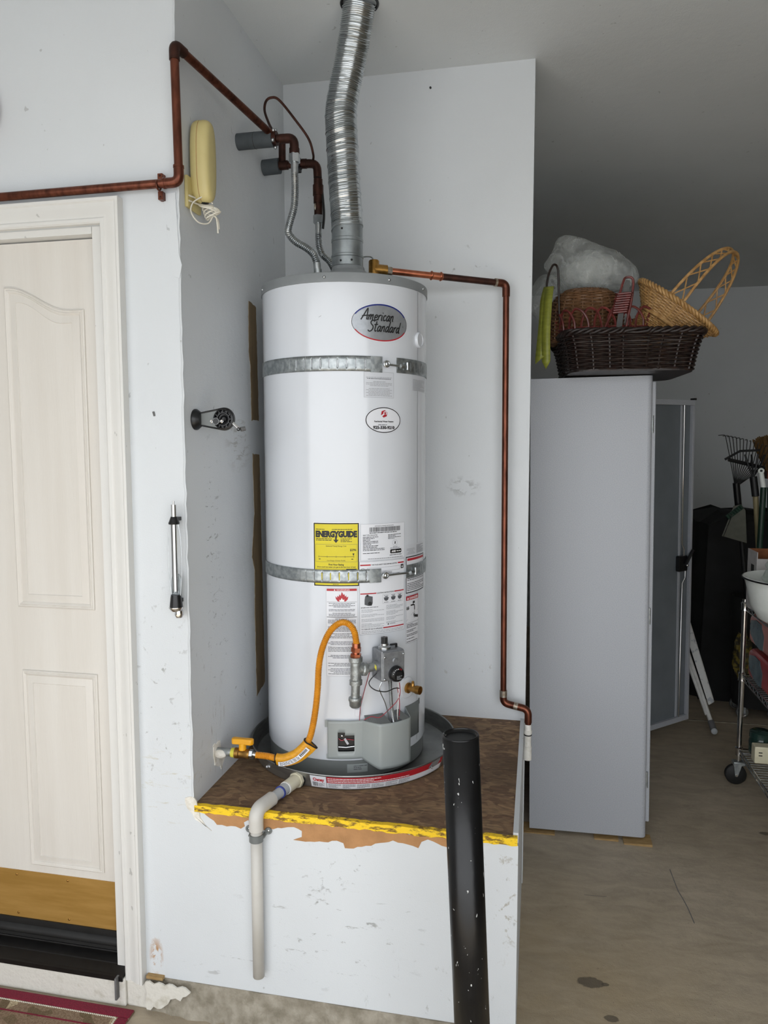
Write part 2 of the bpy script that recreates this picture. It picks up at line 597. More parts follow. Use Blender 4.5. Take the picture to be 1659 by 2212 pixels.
def catmull(pts, k=8, closed=False):
    pts = [Vector(p) for p in pts]
    n = len(pts)
    out = []
    for i in range(n if closed else n - 1):
        if closed:
            p0, p1, p2, p3 = pts[i - 1], pts[i], pts[(i + 1) % n], pts[(i + 2) % n]
        else:
            p0, p1, p2, p3 = pts[max(i - 1, 0)], pts[i], pts[i + 1], pts[min(i + 2, n - 1)]
        for j in range(k):
            t = j / k
            out.append(0.5 * ((2 * p1) + (p2 - p0) * t + (2 * p0 - 5 * p1 + 4 * p2 - p3) * t * t + (3 * p1 - p0 - 3 * p2 + p3) * t ** 3))
    if not closed:
        out.append(pts[-1])
    return out


def resample(pts, step):
    pts = [Vector(p) for p in pts]
    L = [0]
    for a, b in zip(pts, pts[1:]):
        L.append(L[-1] + (b - a).length)
    n = max(2, int(L[-1] / step))
    out, j = [], 0
    for i in range(n + 1):
        d = L[-1] * i / n
        while j < len(pts) - 2 and L[j + 1] < d:
            j += 1
        seg = L[j + 1] - L[j]
        out.append(pts[j].lerp(pts[j + 1], (d - L[j]) / seg if seg > 1e-9 else 0))
    return out


def corrugated(pts, r, depth, pitch, n=12):
    q = resample(catmull(pts, 12), pitch / 2)
    return MB().tube(q, r, n, radii=[r if i % 2 == 0 else r - depth for i in range(len(q))])


def arc(c, r, a0, a1, n, ux, uz):
    c, ux, uz = Vector(c), Vector(ux), Vector(uz)
    return [c + ux * r * math.cos(math.radians(a0 + (a1 - a0) * i / n)) + uz * r * math.sin(math.radians(a0 + (a1 - a0) * i / n)) for i in range(n + 1)]


def bend(pts, rad, k=6):
    """polyline with rounded corners"""
    pts = [Vector(p) for p in pts]
    out = [pts[0]]
    for a, b, c in zip(pts, pts[1:], pts[2:]):
        d0, d1 = (a - b), (c - b)
        rr = min(rad, d0.length * 0.49, d1.length * 0.49)
        p, q = b + d0.normalized() * rr, b + d1.normalized() * rr
        for i in range(k + 1):
            t = i / k
            out.append(p * (1 - t) ** 2 + b * 2 * t * (1 - t) + q * t * t)
    out.append(pts[-1])
    return out


_txt = {}


def text_geo(body, size, shear=0.0, bold=0.0, align='CENTER', spacing=1.0):
    """vertices and faces of a line of lettering in the plane xy, baseline y = 0"""
    cu = bpy.data.curves.new('lettering', 'FONT')
    cu.body = body
    cu.size = size
    cu.shear = shear
    cu.offset = bold
    cu.align_x = align
    cu.space_character = spacing
    cu.resolution_u = 2
    o = bpy.data.objects.new('lettering', cu)
    COL.objects.link(o)
    dg = bpy.context.evaluated_depsgraph_get()
    me = bpy.data.meshes.new_from_object(o.evaluated_get(dg))
    vs = [Vector(v.co) for v in me.vertices]
    fs = [tuple(p.vertices) for p in me.polygons]
    bpy.data.objects.remove(o)
    bpy.data.curves.remove(cu)
    bpy.data.meshes.remove(me)
    return vs, fs


class Flat:
    """print on a surface: map(x, y, lift) gives a point in space; x, y in metres on the label"""
    def __init__(s, fn):
        s.fn = fn
        s.layers = {}

    def mb(s, ink):
        return s.layers.setdefault(ink, MB())

    def rect(s, ink, x0, y0, x1, y1, lift=0.0004, nx=None):
        nx = nx or max(1, int(abs(x1 - x0) / 0.012))
        vs = [s.fn(x0 + (x1 - x0) * i / nx, y, lift) for y in (y0, y1) for i in range(nx + 1)]
        s.mb(ink).add(vs, [(i, i + 1, nx + 2 + i, nx + 1 + i) for i in range(nx)])

    def frame(s, ink, x0, y0, x1, y1, w, lift=0.0004):
        s.rect(ink, x0, y0, x1, y0 + w, lift)
        s.rect(ink, x0, y1 - w, x1, y1, lift)
        s.rect(ink, x0, y0, x0 + w, y1, lift)
        s.rect(ink, x1 - w, y0, x1, y1, lift)

    def text(s, ink, body, x, y, size, lift=0.0005, width=None, **kw):
        vs, fs = text_geo(body, size, **kw)
        if width and vs:
            w = max(v.x for v in vs) - min(v.x for v in vs)
            k = width / w
            vs = [Vector((v.x * k, v.y, 0)) for v in vs]
        s.mb(ink).add([s.fn(x + v.x, y + v.y, lift) for v in vs], fs)

    def poly(s, ink, pts, lift=0.0004):
        bm = bmesh.new()
        bm.faces.new([bm.verts.new((px, py, 0)) for px, py in pts])
        xs = [p[0] for p in pts]
        x = min(xs) + 0.005
        while x < max(xs):
            bmesh.ops.bisect_plane(bm, geom=bm.verts[:] + bm.edges[:] + bm.faces[:], plane_co=(x, 0, 0), plane_no=(1, 0, 0))
            x += 0.005
        bm.verts.index_update()
        s.mb(ink).add([s.fn(v.co.x, v.co.y, lift) for v in bm.verts], [tuple(v.index for v in f.verts) for f in bm.faces])
        bm.free()

    def stroke(s, ink, pts, w, lift=0.0005):
        """pen stroke of width w along 2-D points"""
        P = [Vector((p[0], p[1], 0)) for p in pts]
        L, R = [], []
        for i, p in enumerate(P):
            t = (P[min(i + 1, len(P) - 1)] - P[max(i - 1, 0)])
            t = t.normalized() if t.length > 1e-9 else Vector((1, 0, 0))
            nrm = Vector((-t.y, t.x, 0)) * w / 2
            L.append(p + nrm)
            R.append(p - nrm)
        vs = [s.fn(p.x, p.y, lift) for p in L] + [s.fn(p.x, p.y, lift) for p in R]
        n = len(P)
        s.mb(ink).add(vs, [(i, i + 1, n + i + 1, n + i) for i in range(n - 1)])

    def ellipse(s, ink, cx, cy, a, b, lift=0.0004, inner=None, a0=0, a1=360, n=48):
        if inner is None:
            vs = [s.fn(cx + a * f * math.cos(math.radians(a0 + (a1 - a0) * i / n)), cy + b * f * math.sin(math.radians(a0 + (a1 - a0) * i / n)), lift) for f in [0.001] + [0.1 * q for q in range(1, 11)] for i in range(n + 1)]
            s.mb(ink).add(vs, [(j * (n + 1) + i, j * (n + 1) + i + 1, (j + 1) * (n + 1) + i + 1, (j + 1) * (n + 1) + i) for j in range(10) for i in range(n)])
        else:
            vs = [s.fn(cx + (a - d) * math.cos(math.radians(a0 + (a1 - a0) * i / n)), cy + (b - d) * math.sin(math.radians(a0 + (a1 - a0) * i / n)), lift) for d in (0, inner) for i in range(n + 1)]
            s.mb(ink).add(vs, [(i, i + 1, n + 2 + i, n + 1 + i) for i in range(n)])

    def lines(s, ink, x0, y0, x1, y1, rows, seed=0, dens=0.5, lift=0.0004, ragged=0.85, centre=False, gaps=()):
        """rows of tiny words, too small to read"""
        rng = random.Random(seed)
        pitch = (y1 - y0) / rows
        for k in range(rows):
            if k in gaps:
                continue
            y = y1 - (k + 0.75) * pitch
            h = pitch * dens
            full = (x1 - x0) * (1 if rng.random() < 0.6 else rng.uniform(0.45, ragged))
            x = x0 + ((x1 - x0 - full) / 2 if centre else 0)
            e = x + full
            while x < e - 0.001:
                w = min(rng.uniform(1.2, 5.0) * pitch * 0.55, e - x)
                s.rect(ink, x, y, x + w, y + h, lift, nx=1)
                x += w + pitch * 0.28

    def build(s, parent, names=None):
        for ink, m in s.layers.items():
            nm = (names or {}).get(ink, 'printing')
            o = m.build(nm, ink, parent, smooth=0, recalc=False)
            if nm in ('printing', 'lettering', 'small_print', 'black_rule', 'white_lettering', 'red_print'):
                o['kind'] = 'stuff'

# ------------------------------------------------------------------ the place: key measures (metres)
YW = 1.9        # door wall and platform front
XL = -0.958     # left wall of the niche
XR = -0.033     # right side of the platform
YB = 2.765      # back wall of the niche
ZP = 0.645      # platform top
ZC = 3.03       # ceiling
YF = 6.93       # far wall
DX1 = -1.187    # door opening, right side
DX0 = DX1 - 0.98
DZ = 2.291
XA, XZ, Y0 = -3.6, 3.4, -0.5

floor = struct(MB().box((XA, Y0, -0.1), (XZ, YF + 0.2, 0)).build('floor', 'concrete_floor', smooth=0))
drive = struct(MB().box((-12, -16, -0.12), (12, Y0, -0.02)).build('driveway_ground', 'drive_concrete', smooth=0))
ceiling = struct(MB().box((XA, Y0, ZC), (XZ, YF + 0.2, ZC + 0.1)).build('ceiling', 'ceiling_paint', smooth=0))

m = MB()
m.box((DX1, YW, 0.1), (XL, YW + 0.12, ZC))
m.box((DX0, YW, DZ), (DX1, YW + 0.12, ZC))
m.box((XA, YW, 0.1), (DX0, YW + 0.12, ZC))
m.box((XL, YW, 0.1), (XR, YW + 0.015, 0.628))
wall_front = struct(m.build('wall_front', 'front_paint', smooth=0))
struct(MB().box((XL - 0.12, YW + 0.12, 0.1), (XL, YB + 0.12, ZC)).build('wall_niche', 'niche_paint', smooth=0))
wall_niche = bpy.data.objects['wall_niche']
wall_stub = struct(MB().box((XL, YB, 0), (-0.03, YB + 0.1, ZC)).build('wall_back', 'stub_paint', smooth=0))
struct(MB().box((-0.19, YB + 0.1, 0), (-0.075, YF, ZC)).build('wall_left', 'wall_paint', smooth=0))
struct(MB().box((-0.19, YF, 0), (XZ, YF + 0.12, ZC)).build('wall_far', 'wall_paint', smooth=0))
struct(MB().box((XZ, Y0, 0), (XZ + 0.12, YF + 0.12, ZC)).build('wall_right', 'low_bounce_tan', smooth=0))
struct(MB().box((XA - 0.12, Y0, 0), (XA, YW + 0.12, ZC)).build('wall_side', 'wall_paint', smooth=0))
# garage door opening behind the camera
OX0, OX1, OZ = -2.6, 2.2, 2.7
m = MB()
m.box((XA, Y0, 0), (OX0, Y0 + 0.15, ZC))
m.box((OX1, Y0, 0), (XZ, Y0 + 0.15, ZC))
m.box((OX0, Y0, OZ), (OX1, Y0 + 0.15, ZC))
struct(m.build('wall_opening', 'low_bounce_tan', smooth=0))

# platform: right side board, deck, yellow painted edge, torn paper
struct(MB().box((XR - 0.014, YW + 0.015, 0.0), (XR, YB, 0.655)).build('wall_platform', 'wall_paint', smooth=0))
deck = struct(MB().box((XL, YW + 0.004, 0.628), (XR - 0.014, YB, ZP)).build('platform_deck', 'stained_osb', smooth=0))
# ragged front edge
m = MB()
n = 60
rng = random.Random(3)
vs = []
for i in range(n + 1):
    x = XL + 0.004 + (XR - XL - 0.006) * i / n
    zt = ZP + 0.004 + rng.uniform(-0.0015, 0.0015)
    zb = 0.629 + rng.uniform(-0.0025, 0.0025)
    vs += [(x, YW - 0.004, zb), (x, YW - 0.004, zt), (x, YW + 0.012, zt), (x, YW + 0.012, zb)]
fs = []
for i in range(n):
    for k in range(4):
        fs.append((i * 4 + k, i * 4 + (k + 1) % 4, i * 4 + 4 + (k + 1) % 4, i * 4 + 4 + k))
m.add(vs, fs + [(0, 1, 2, 3), (n * 4, n * 4 + 3, n * 4 + 2, n * 4 + 1)])
plabel(m.build('painted_edge', 'yellow_paint', deck, smooth=0), 'yellow painted front edge of the deck')


def wall_patch(name, poly, plane, at, material, parent, t=0.0012, jag=0.004, seed=1):
    """irregular thin patch on a wall; plane 'y' (poly in x, z) or 'x' (poly in y, z)"""
    rng = random.Random(seed)
    P = []
    for (a, b), (c, d) in zip(poly, poly[1:] + poly[:1]):
        k = max(1, int(math.hypot(c - a, d - b) / 0.012))
        for i in range(k):
            P.append((a + (c - a) * i / k + rng.uniform(-jag, jag) * 0.5, b + (d - b) * i / k + rng.uniform(-jag, jag)))
    if plane == 'y':
        M = Matrix(((1, 0, 0, 0), (0, 0, -1, at), (0, 1, 0, 0), (0, 0, 0, 1)))
    else:
        M = Matrix(((0, 0, 1, at), (1, 0, 0, 0), (0, 1, 0, 0), (0, 0, 0, 1)))
    return MB().prism(P, -0.001, t, M).build(name, material, parent, smooth=0)


torn = [(-0.93, 0.629), (-0.885, 0.598), (-0.814, 0.594), (-0.80, 0.600), (-0.805, 0.612), (-0.79, 0.620), (-0.777, 0.611), (-0.779, 0.588), (-0.74, 0.598), (-0.69, 0.607),
        (-0.655, 0.614), (-0.63, 0.604), (-0.632, 0.585), (-0.655, 0.577), (-0.62, 0.574), (-0.566, 0.580), (-0.53, 0.587), (-0.51, 0.584), (-0.506, 0.566), (-0.47, 0.574),
        (-0.42, 0.590), (-0.369, 0.604), (-0.33, 0.600), (-0.30, 0.592), (-0.29, 0.612), (-0.273, 0.619), (-0.235, 0.604), (-0.20, 0.606), (-0.19, 0.629)]
plabel(wall_patch('torn_paper', torn, 'y', YW, 'torn_paper', wall_front, jag=0.0025), 'brown strip of torn drywall paper')
strips = [[(2.385, 2.165), (2.45, 2.158), (2.46, 1.77), (2.395, 1.768), (2.392, 1.95), (2.38, 2.0)],
          [(2.398, 1.655), (2.46, 1.65), (2.48, 0.83), (2.40, 0.80), (2.395, 1.1), (2.40, 1.25), (2.378, 1.3), (2.405, 1.45)]]
for i, p in enumerate(strips):
    wall_patch('bare_board', p, 'x', XL, 'brown_board', wall_niche, jag=0.003, seed=i + 5)
# chipped plaster where wall meets platform corner
for i, p in enumerate(([(-0.985, 0.665), (-0.955, 0.67), (-0.94, 0.63), (-0.93, 0.60), (-0.905, 0.578), (-0.94, 0.60), (-0.97, 0.63)],)):
    wall_patch('chipped_plaster', p, 'y', YW, 'plaster', wall_front, t=0.003, jag=0.006, seed=i + 20)
wall_patch('chipped_plaster', [(2.035, 0.772), (2.085, 0.765), (2.09, 0.715), (2.13, 0.705), (2.09, 0.675), (2.045, 0.70)], 'x', XL, 'plaster', wall_niche, t=0.003, jag=0.006, seed=31)
# small screws and nails in the walls
MB().cyl((-0.4, YB - 0.004, 2.967), (-0.4, YB, 2.967), 0.004, 8).build('nail', 'black_iron', wall_stub)
MB().cyl((-1.048, YW - 0.003, 1.777), (-1.046, YW, 1.765), 0.003, 6).build('nail', 'rubber_grey', wall_front)
# rough corner edge of the niche
m = MB()
rng = random.Random(11)
q = [(XL - 0.001 + rng.uniform(-0.002, 0.001), YW + 0.0015 + rng.uniform(-0.001, 0.001), 0.62 + i * 0.03) for i in range(81)]
m.tube(q, 0.004, 6)
m.build('corner_bead', 'wall_paint', wall_front)
# loose paper seam on the corner
wall_patch('peeling_tape', [(-1.0, 2.36), (-0.965, 2.36), (-0.958, 2.2), (-0.951, 2.17), (-0.958, 2.135), (-0.975, 2.14), (-0.985, 2.16), (-0.99, 2.25)], 'y', YW, 'wall_paint', wall_front, t=0.004, jag=0.001, seed=40)

# curb: concrete foot of the wall
m = MB()
n = 40
vs, fs = [], []
rng = random.Random(5)
for i in range(n + 1):
    x = DX1 + 0.07 + (XR - DX1 - 0.07) * i / n
    a, b = rng.uniform(-0.006, 0.006), rng.uniform(-0.008, 0.008)
    vs += [(x, YW - 0.022 + b, -0.001), (x, YW - 0.010 + a, 0.055), (x, YW - 0.003 + a * 0.4, 0.1), (x, YW + 0.05, 0.1), (x, YW + 0.05, -0.001)]
for i in range(n):
    for k in range(5):
        fs.append((i * 5 + k, i * 5 + (k + 1) % 5, i * 5 + 5 + (k + 1) % 5, i * 5 + 5 + k))
m.add(vs, fs + [(0, 1, 2, 3, 4), tuple(n * 5 + k for k in (4, 3, 2, 1, 0))])
struct(m.build('curb', 'curb_concrete', smooth=0))
wall_patch('peeling_paint', [(-1.112, 0.098), (-0.985, 0.098), (-0.97, 0.085), (-1.0, 0.06), (-1.045, 0.045), (-1.075, 0.02), (-1.112, 0.02)], 'y', YW - 0.024, 'step_paint', bpy.data.objects['curb'], t=0.004, jag=0.008, seed=60)
MB().box((-1.118, YW - 0.014, 0.099), (-1.065, YW + 0.001, 0.108)).build('wood_strip', 'shim_wood', wall_front, smooth=0)
for pts in ([(0.543, 2.979), (0.546, 2.90), (0.549, 2.832), (0.558, 2.78), (0.564, 2.734), (0.57, 2.642)], [(0.199, 2.737), (0.24, 2.738), (0.28, 2.742)]):
    m = MB()
    for i, (x, y) in enumerate(pts):
        m.v += [Vector((x - 0.0016, y - 0.0012, 0.0004)), Vector((x + 0.0016, y + 0.0012, 0.0004))]
    m.f = [(2 * i, 2 * i + 1, 2 * i + 3, 2 * i + 2) for i in range(len(pts) - 1)]
    m.build('crack', 'rubber_grey', floor, smooth=0)
# floor joint in the deep part of the garage
struct(MB().box((-0.07, 4.70, 0.0), (XZ, 4.715, 0.003)).build('floor_joint', 'curb_concrete', smooth=0))

# ------------------------------------------------------------------ house door
YD = 1.945
door = MB()
dx0, dx1, dz0, dz1 = DX1 - 0.945, -1.229, 0.15, 2.268
door.box((dx0, YD, dz0), (dx1, YD + 0.045, dz1))
door = struct(door.build('door_1', 'door_paint', smooth=0))


def moulded_panel(outer, inner, prof):
    """ring of moulding between an outer and an inner outline (same number of points, x/z), prof = [(blend, proud)]; plus the raised field"""
    mb = MB()
    n = len(outer)
    vs = []
    for t, h in prof:
        for (a, b), (c, d) in zip(outer, inner):
            vs.append((a + (c - a) * t, YD - h, b + (d - b) * t))
    fs = []
    for j in range(len(prof) - 1):
        for i in range(n):
            fs.append((j * n + i, j * n + (i + 1) % n, (j + 1) * n + (i + 1) % n, (j + 1) * n + i))
    fs.append(tuple((len(prof) - 1) * n + i for i in range(n)))
    mb.add(vs, fs)
    return mb


PROF = [(0, -0.001), (0.0, 0.004), (0.10, 0.007), (0.18, 0.005), (0.24, 0.0075), (0.34, 0.0055), (0.42, 0.0015), (0.95, 0.0065), (1.0, 0.004)]


def arch(xl, xr, zl, zr, zb, k=14, mirror=False):
    """outline with an S-curved top edge"""
    top = [(xl + (xr - xl) * i / k, zr + (zl - zr) * (0.5 + 0.5 * math.cos(math.pi * min(1, max(0, (i / k - 0.04) / 0.78))))) for i in range(k + 1)]
    if mirror:
        top = [(xl + xr - x, z) for x, z in reversed(top)]
    return top + [(xr, zb), (xl, zb)]


mx = (dx0 + dx1) / 2
for mir in (False, True):
    f = (lambda x: 2 * mx - x) if mir else (lambda x: x)
    o_ = arch(-1.539, -1.281, 2.145, 2.073, 1.196)
    i_ = arch(-1.500, -1.320, 2.098, 2.034, 1.238)
    o_ = [(f(x), z) for x, z in o_]
    i_ = [(f(x), z) for x, z in i_]
    moulded_panel(o_, i_, PROF).build('door_panel', 'door_paint', door, smooth=25)
    o_ = [(f(x), z) for x, z in ((-1.535, 1.0), (-1.281, 1.0), (-1.281, 0.376), (-1.535, 0.376))]
    i_ = [(f(x), z) for x, z in ((-1.497, 0.96), (-1.322, 0.96), (-1.322, 0.411), (-1.497, 0.411))]
    moulded_panel(o_, i_, PROF).build('door_panel', 'door_paint', door, smooth=25)
kick = plabel(MB().box((dx0 + 0.01, YD - 0.002, 0.194), (dx1 - 0.002, YD, 0.350)).build('kick_plate', 'kick_brass', door, smooth=0), 'brass kick plate')
for x in (-1.59, -1.41):
    for z in (0.208, 0.335):
        MB().sphere((x, YD - 0.002, z), 0.004, 8, (1, 0.5, 1)).build('screw', 'brass', kick)
m = MB()
m.prism([(0, 0), (-0.006, 0), (-0.006, 0.012), (-0.004, 0.022), (-0.012, 0.028), (-0.016, 0.038), (-0.012, 0.046), (-0.003, 0.052), (-0.003, 0.064), (0, 0.064)], dx0 + 0.01, dx1 - 0.002,
        Matrix(((0, 0, 1, 0), (1, 0, 0, YD), (0, -1, 0, 0.194), (0, 0, 0, 1))))
sweep = plabel(m.build('door_sweep', 'black_rubber', door, smooth=50), 'black rubber sweep along the bottom')
for x in (-1.585, -1.45, -1.30):
    MB().sphere((x, YD - 0.004, 0.184), 0.0035, 8, (1, 0.5, 1)).build('screw', 'steel_bright', sweep)

# jamb, stop and casing
m = MB()
m.box((dx1 + 0.002, YW + 0.012, 0.1), (DX1 + 0.004, YW + 0.10, DZ + 0.004))
m.box((dx1 - 0.0, YW + 0.012, 2.272), (DX0 + 0.03, YW + 0.10, DZ + 0.004))
struct(m.build('trim_1', 'trim_paint', smooth=0))
CP = [(0.0, 0.0), (0.0, 0.013), (0.004, 0.017), (0.012, 0.017), (0.016, 0.014), (0.024, 0.015), (0.036, 0.021), (0.045, 0.024), (0.052, 0.024), (0.056, 0.028), (0.064, 0.028), (0.064, 0.0)]


def casing(name, pts):
    """profile swept with mitred corners round the door opening; pts = inner line corners (x, z), outward to the right / up"""
    mb = MB()
    n = len(CP)
    vs = []
    for (x, z), (ox, oz) in pts:
        for w, h in CP:
            vs.append((x + ox * w, YW - h, z + oz * w))
    fs = []
    for j in range(len(pts) - 1):
        for i in range(n):
            fs.append((j * n + i, j * n + (i + 1) % n, (j + 1) * n + (i + 1) % n, (j + 1) * n + i))
    fs += [tuple(range(n)), tuple((len(pts) - 1) * n + i for i in range(n - 1, -1, -1))]
    mb.add(vs, fs)
    return struct(mb.build(name, 'trim_paint', smooth=30))


casing('trim_2', [((DX1, 0.085), (1, 0)), ((DX1, DZ), (1, 1)), ((DX0, DZ), (-1, 1)), ((DX0, 0.085), (-1, 0))])

# doorstep and black threshold with ribs
step = struct(MB().box((DX0 - 0.05, YW - 0.018, 0), (DX1 + 0.002, YW + 0.12, 0.09)).build('door_step', 'step_paint', smooth=0, bevel=0.004))
MB().box((DX1 + 0.002, YW - 0.012, 0), (DX1 + 0.075, YW + 0.03, 0.084)).build('step_end', 'step_paint', step, smooth=0, bevel=0.006)
m = MB()
zz = [(YW - 0.022, 0.082), (YW - 0.022, 0.096), (YW - 0.016, 0.098)]
ribs = 12
for i in range(ribs):
    y = YW - 0.014 + i * 0.008
    z = 0.0985 + i * 0.0028
    zz += [(y, z), (y + 0.004, z + 0.0014)]
    if i % 4 == 3:
        zz += [(y + 0.0045, z + 0.004), (y + 0.006, z + 0.004), (y + 0.0065, z + 0.002)]
zz += [(YW + 0.10, 0.125), (YW + 0.10, 0.082)]
m.prism([(y, z) for y, z in zz], DX0 + 0.01, DX1 - 0.005, Matrix(((0, 0, 1, 0), (1, 0, 0, 0), (0, 1, 0, 0), (0, 0, 0, 1))))
thr = struct(m.build('threshold', 'threshold_black', smooth=0))
for x in (-1.52, -1.36):
    MB().sphere((x, YW + 0.06, 0.124), 0.005, 8, (1, 1, 0.5)).build('screw', 'steel_bright', thr)
MB().box((DX1 - 0.024, YW - 0.034, 0.03), (DX1 - 0.018, YW + 0.0, 0.098)).build('end_flap', 'rubber_grey', thr, smooth=0)

# ------------------------------------------------------------------ water heater
TC = Vector((-0.63, 2.405))
TR = 0.268


def cp(th, z, R=TR, c=TC):
    """point at angle th (degrees, 0 faces the door wall side, + to the right), height z, radius R"""
    a = math.radians(th)
    return Vector((c.x + R * math.sin(a), c.y - R * math.cos(a), z))


def cdir(th):
    a = math.radians(th)
    return Vector((math.sin(a), -math.cos(a), 0))


def ctan(th):
    a = math.radians(th)
    return Vector((math.cos(a), math.sin(a), 0))


def cframe(th, z, R, c=TC):
    """local x = tangent to the right, y = up, z = outward"""
    o, t, nrm = cp(th, z, R, c), ctan(th), cdir(th)
    return Matrix(((t.x, 0, nrm.x, o.x), (t.y, 0, nrm.y, o.y), (0, 1, 0, o.z), (0, 0, 0, 1)))


def onto(th0, z0, R=TR, c=TC, base=0.0):
    def f(x, y, lift):
        return cp(th0 + math.degrees(x / R), z0 + y, R + lift + base, c)
    return f


def patch(th0, th1, z0, z1, dr, R=TR, c=TC, nz=1, step=2.0):
    nt = max(2, int(abs(th1 - th0) / step))
    vs = [cp(th0 + (th1 - th0) * i / nt, z0 + (z1 - z0) * j / nz, R + dr, c) for j in range(nz + 1) for i in range(nt + 1)]
    return MB().add(vs, [(j * (nt + 1) + i, j * (nt + 1) + i + 1, (j + 1) * (nt + 1) + i + 1, (j + 1) * (nt + 1) + i) for j in range(nz) for i in range(nt)])


wh = thing('water_heater', 'tall white cylindrical gas water heater standing in a metal pan on the platform', 'water heater', (TC.x, TC.y, ZP + 0.004))
AX = Matrix.Translation((TC.x, TC.y, 0))
jacket = MB().lathe([(0.262, 0.706), (0.2655, 0.708), (0.268, 0.714), (0.268, 0.76), (0.268, 1.4), (0.268, 2.166), (0.262, 2.168)], AX, 96).build('jacket', 'tank_white', wh, smooth=30)
plabel(MB().lathe([(0.262, 2.160), (0.2715, 2.161), (0.2715, 2.183), (0.270, 2.188), (0.265, 2.190), (0.001, 2.196)], AX, 96).build('top_cap', 'cap_grey', wh, smooth=30), 'grey sheet metal top cap')
for th in (-58, 2, 44, 80, 130, 190, 250):
    MB().sphere(cp(th, 2.174, 0.2715), 0.0045, 8).build('screw', 'steel_bright', wh)
plabel(MB().lathe([(0.20, 0.652), (0.262, 0.652), (0.2625, 0.704), (0.258, 0.708), (0.2, 0.708)], AX, 96).build('base_ring', 'cover_dark', wh, smooth=30), 'dark grey base ring')
for th in (-40, 40, 140, 220):
    MB().cyl(cp(th, 0.6495, 0.22), cp(th, 0.655, 0.22), 0.02, 14).build('foot', 'cover_dark', wh)
MB().lathe([(0.09, 2.194), (0.088, 2.20), (0.062, 2.245), (0.055, 2.25), (0.052, 2.262), (0.0, 2.262)], Matrix.Translation((-0.618, 2.405, 0)), 40).build('draft_hood', 'cap_grey', wh, smooth=30)
for th in (60, 180, 300):
    a = math.radians(th)
    MB().box((-0.62 + 0.083 * math.cos(a) - 0.008, 2.405 + 0.083 * math.sin(a) - 0.003, 2.19), (-0.62 + 0.083 * math.cos(a) + 0.008, 2.405 + 0.083 * math.sin(a) + 0.003, 2.225)).build('hood_leg', 'cap_grey', wh)
for x, y in ((-0.698, 2.33), (-0.69, 2.53)):
    MB().cyl((x, y, 2.19), (x, y, 2.245), 0.0125, 16).build('water_nipple', 'galvanised', wh)
# plug cover near the top right
M = cframe(74, 2.012, TR)
m = MB().lathe([(0.001, 0.006), (0.018, 0.006), (0.019, 0.008), (0.023, 0.008), (0.0245, 0.004), (0.0245, -0.003)], M, 28)
m.build('plug_cover', 'tank_white', wh)
# vertical jacket seam
patch(72.6, 73.0, 0.72, 2.16, 0.0004).build('jacket_seam', 'cap_grey', wh, smooth=0)
# pencil mark on the jacket
mk = Flat(onto(-2, 2.06))
mk.stroke('ink_grey', [(0, 0), (0.008, 0.004)], 0.0008)
mk.build(wh, {'ink_grey': 'pencil_mark'})


def sticker(name, th0, th1, z0, z1, material, label=None, lift=0.0006, R=TR, c=TC, parent=None):
    o = patch(th0, th1, z0, z1, lift, R, c).build(name, material, parent or wh, smooth=60, recalc=False)
    if label:
        plabel(o, label)
    return o


# --- brand oval
z0, th0 = 2.047, 39.0
oval = Flat(onto(th0, z0))
A_, B_ = 0.0945, 0.0545
oval.ellipse('label_white', 0, 0, A_ + 0.0025, B_ + 0.0025, 0.0006)
e = oval.layers.pop('label_white').build('brand_badge', 'label_white', wh, smooth=0, recalc=False)
plabel(e, 'silver oval badge with black script lettering')
oval.ellipse('label_silver', 0, 0, A_, B_, 0.0009)
oval.ellipse('ink_black', 0, 0, A_, B_, 0.0012, inner=0.0014)
oval.ellipse('ink_navy', 0, 0, A_, B_, 0.0014, inner=0.0042, a0=25, a1=155)
oval.ellipse('ink_red', 0, 0, A_, B_, 0.0014, inner=0.0036, a0=205, a1=335)
GL = {
    'A': (0.66, [[(-.02, 0), (.2, .5), (.40, 1.0), (.47, 1.02), (.50, .5), (.54, 0.02)], [(.02, .34), (.35, .40), (.66, .42)]]),
    'm': (0.60, [[(.04, .5), (.03, .25), (.0, 0)], [(.02, .25), (.14, .46), (.22, .5), (.23, .3), (.2, .02)], [(.22, .25), (.34, .46), (.43, .5), (.43, .28), (.42, .06), (.5, .02)]]),
    'e': (0.38, [[(.02, .24), (.2, .27), (.28, .38), (.2, .5), (.07, .42), (.02, .22), (.1, .02), (.24, .02), (.33, .12)]]),
    'r': (0.32, [[(.04, .5), (.03, .25), (.0, 0)], [(.02, .25), (.12, .44), (.22, .5), (.27, .44)]]),
    'i': (0.20, [[(.06, .5), (.04, .2), (.06, .02), (.14, .04)], [(.08, .68), (.11, .74)]]),
    'c': (0.36, [[(.29, .42), (.18, .5), (.05, .36), (.03, .14), (.12, .01), (.3, .1)]]),
    'a': (0.44, [[(.3, .45), (.18, .5), (.04, .32), (.03, .08), (.12, .0), (.25, .18), (.33, .48)], [(.33, .5), (.29, .2), (.31, .02), (.4, .05)]]),
    'n': (0.42, [[(.04, .5), (.03, .25), (.0, 0)], [(.02, .25), (.14, .46), (.25, .5), (.27, .3), (.26, .06), (.35, .03)]]),
    'S': (0.58, [[(.52, .88), (.40, 1.0), (.22, .96), (.15, .8), (.24, .64), (.42, .48), (.46, .26), (.34, .04), (.14, -.02), (.0, .1)]]),
    't': (0.34, [[(.16, .92), (.11, .4), (.1, .1), (.17, .0), (.26, .08)], [(-.04, .6), (.15, .63), (.32, .66)]]),
    'd': (0.46, [[(.29, .43), (.18, .5), (.04, .32), (.03, .08), (.12, .0), (.26, .2), (.33, .5)], [(.40, 1.02), (.34, .5), (.31, .12), (.34, .0), (.42, .06)]]),
}


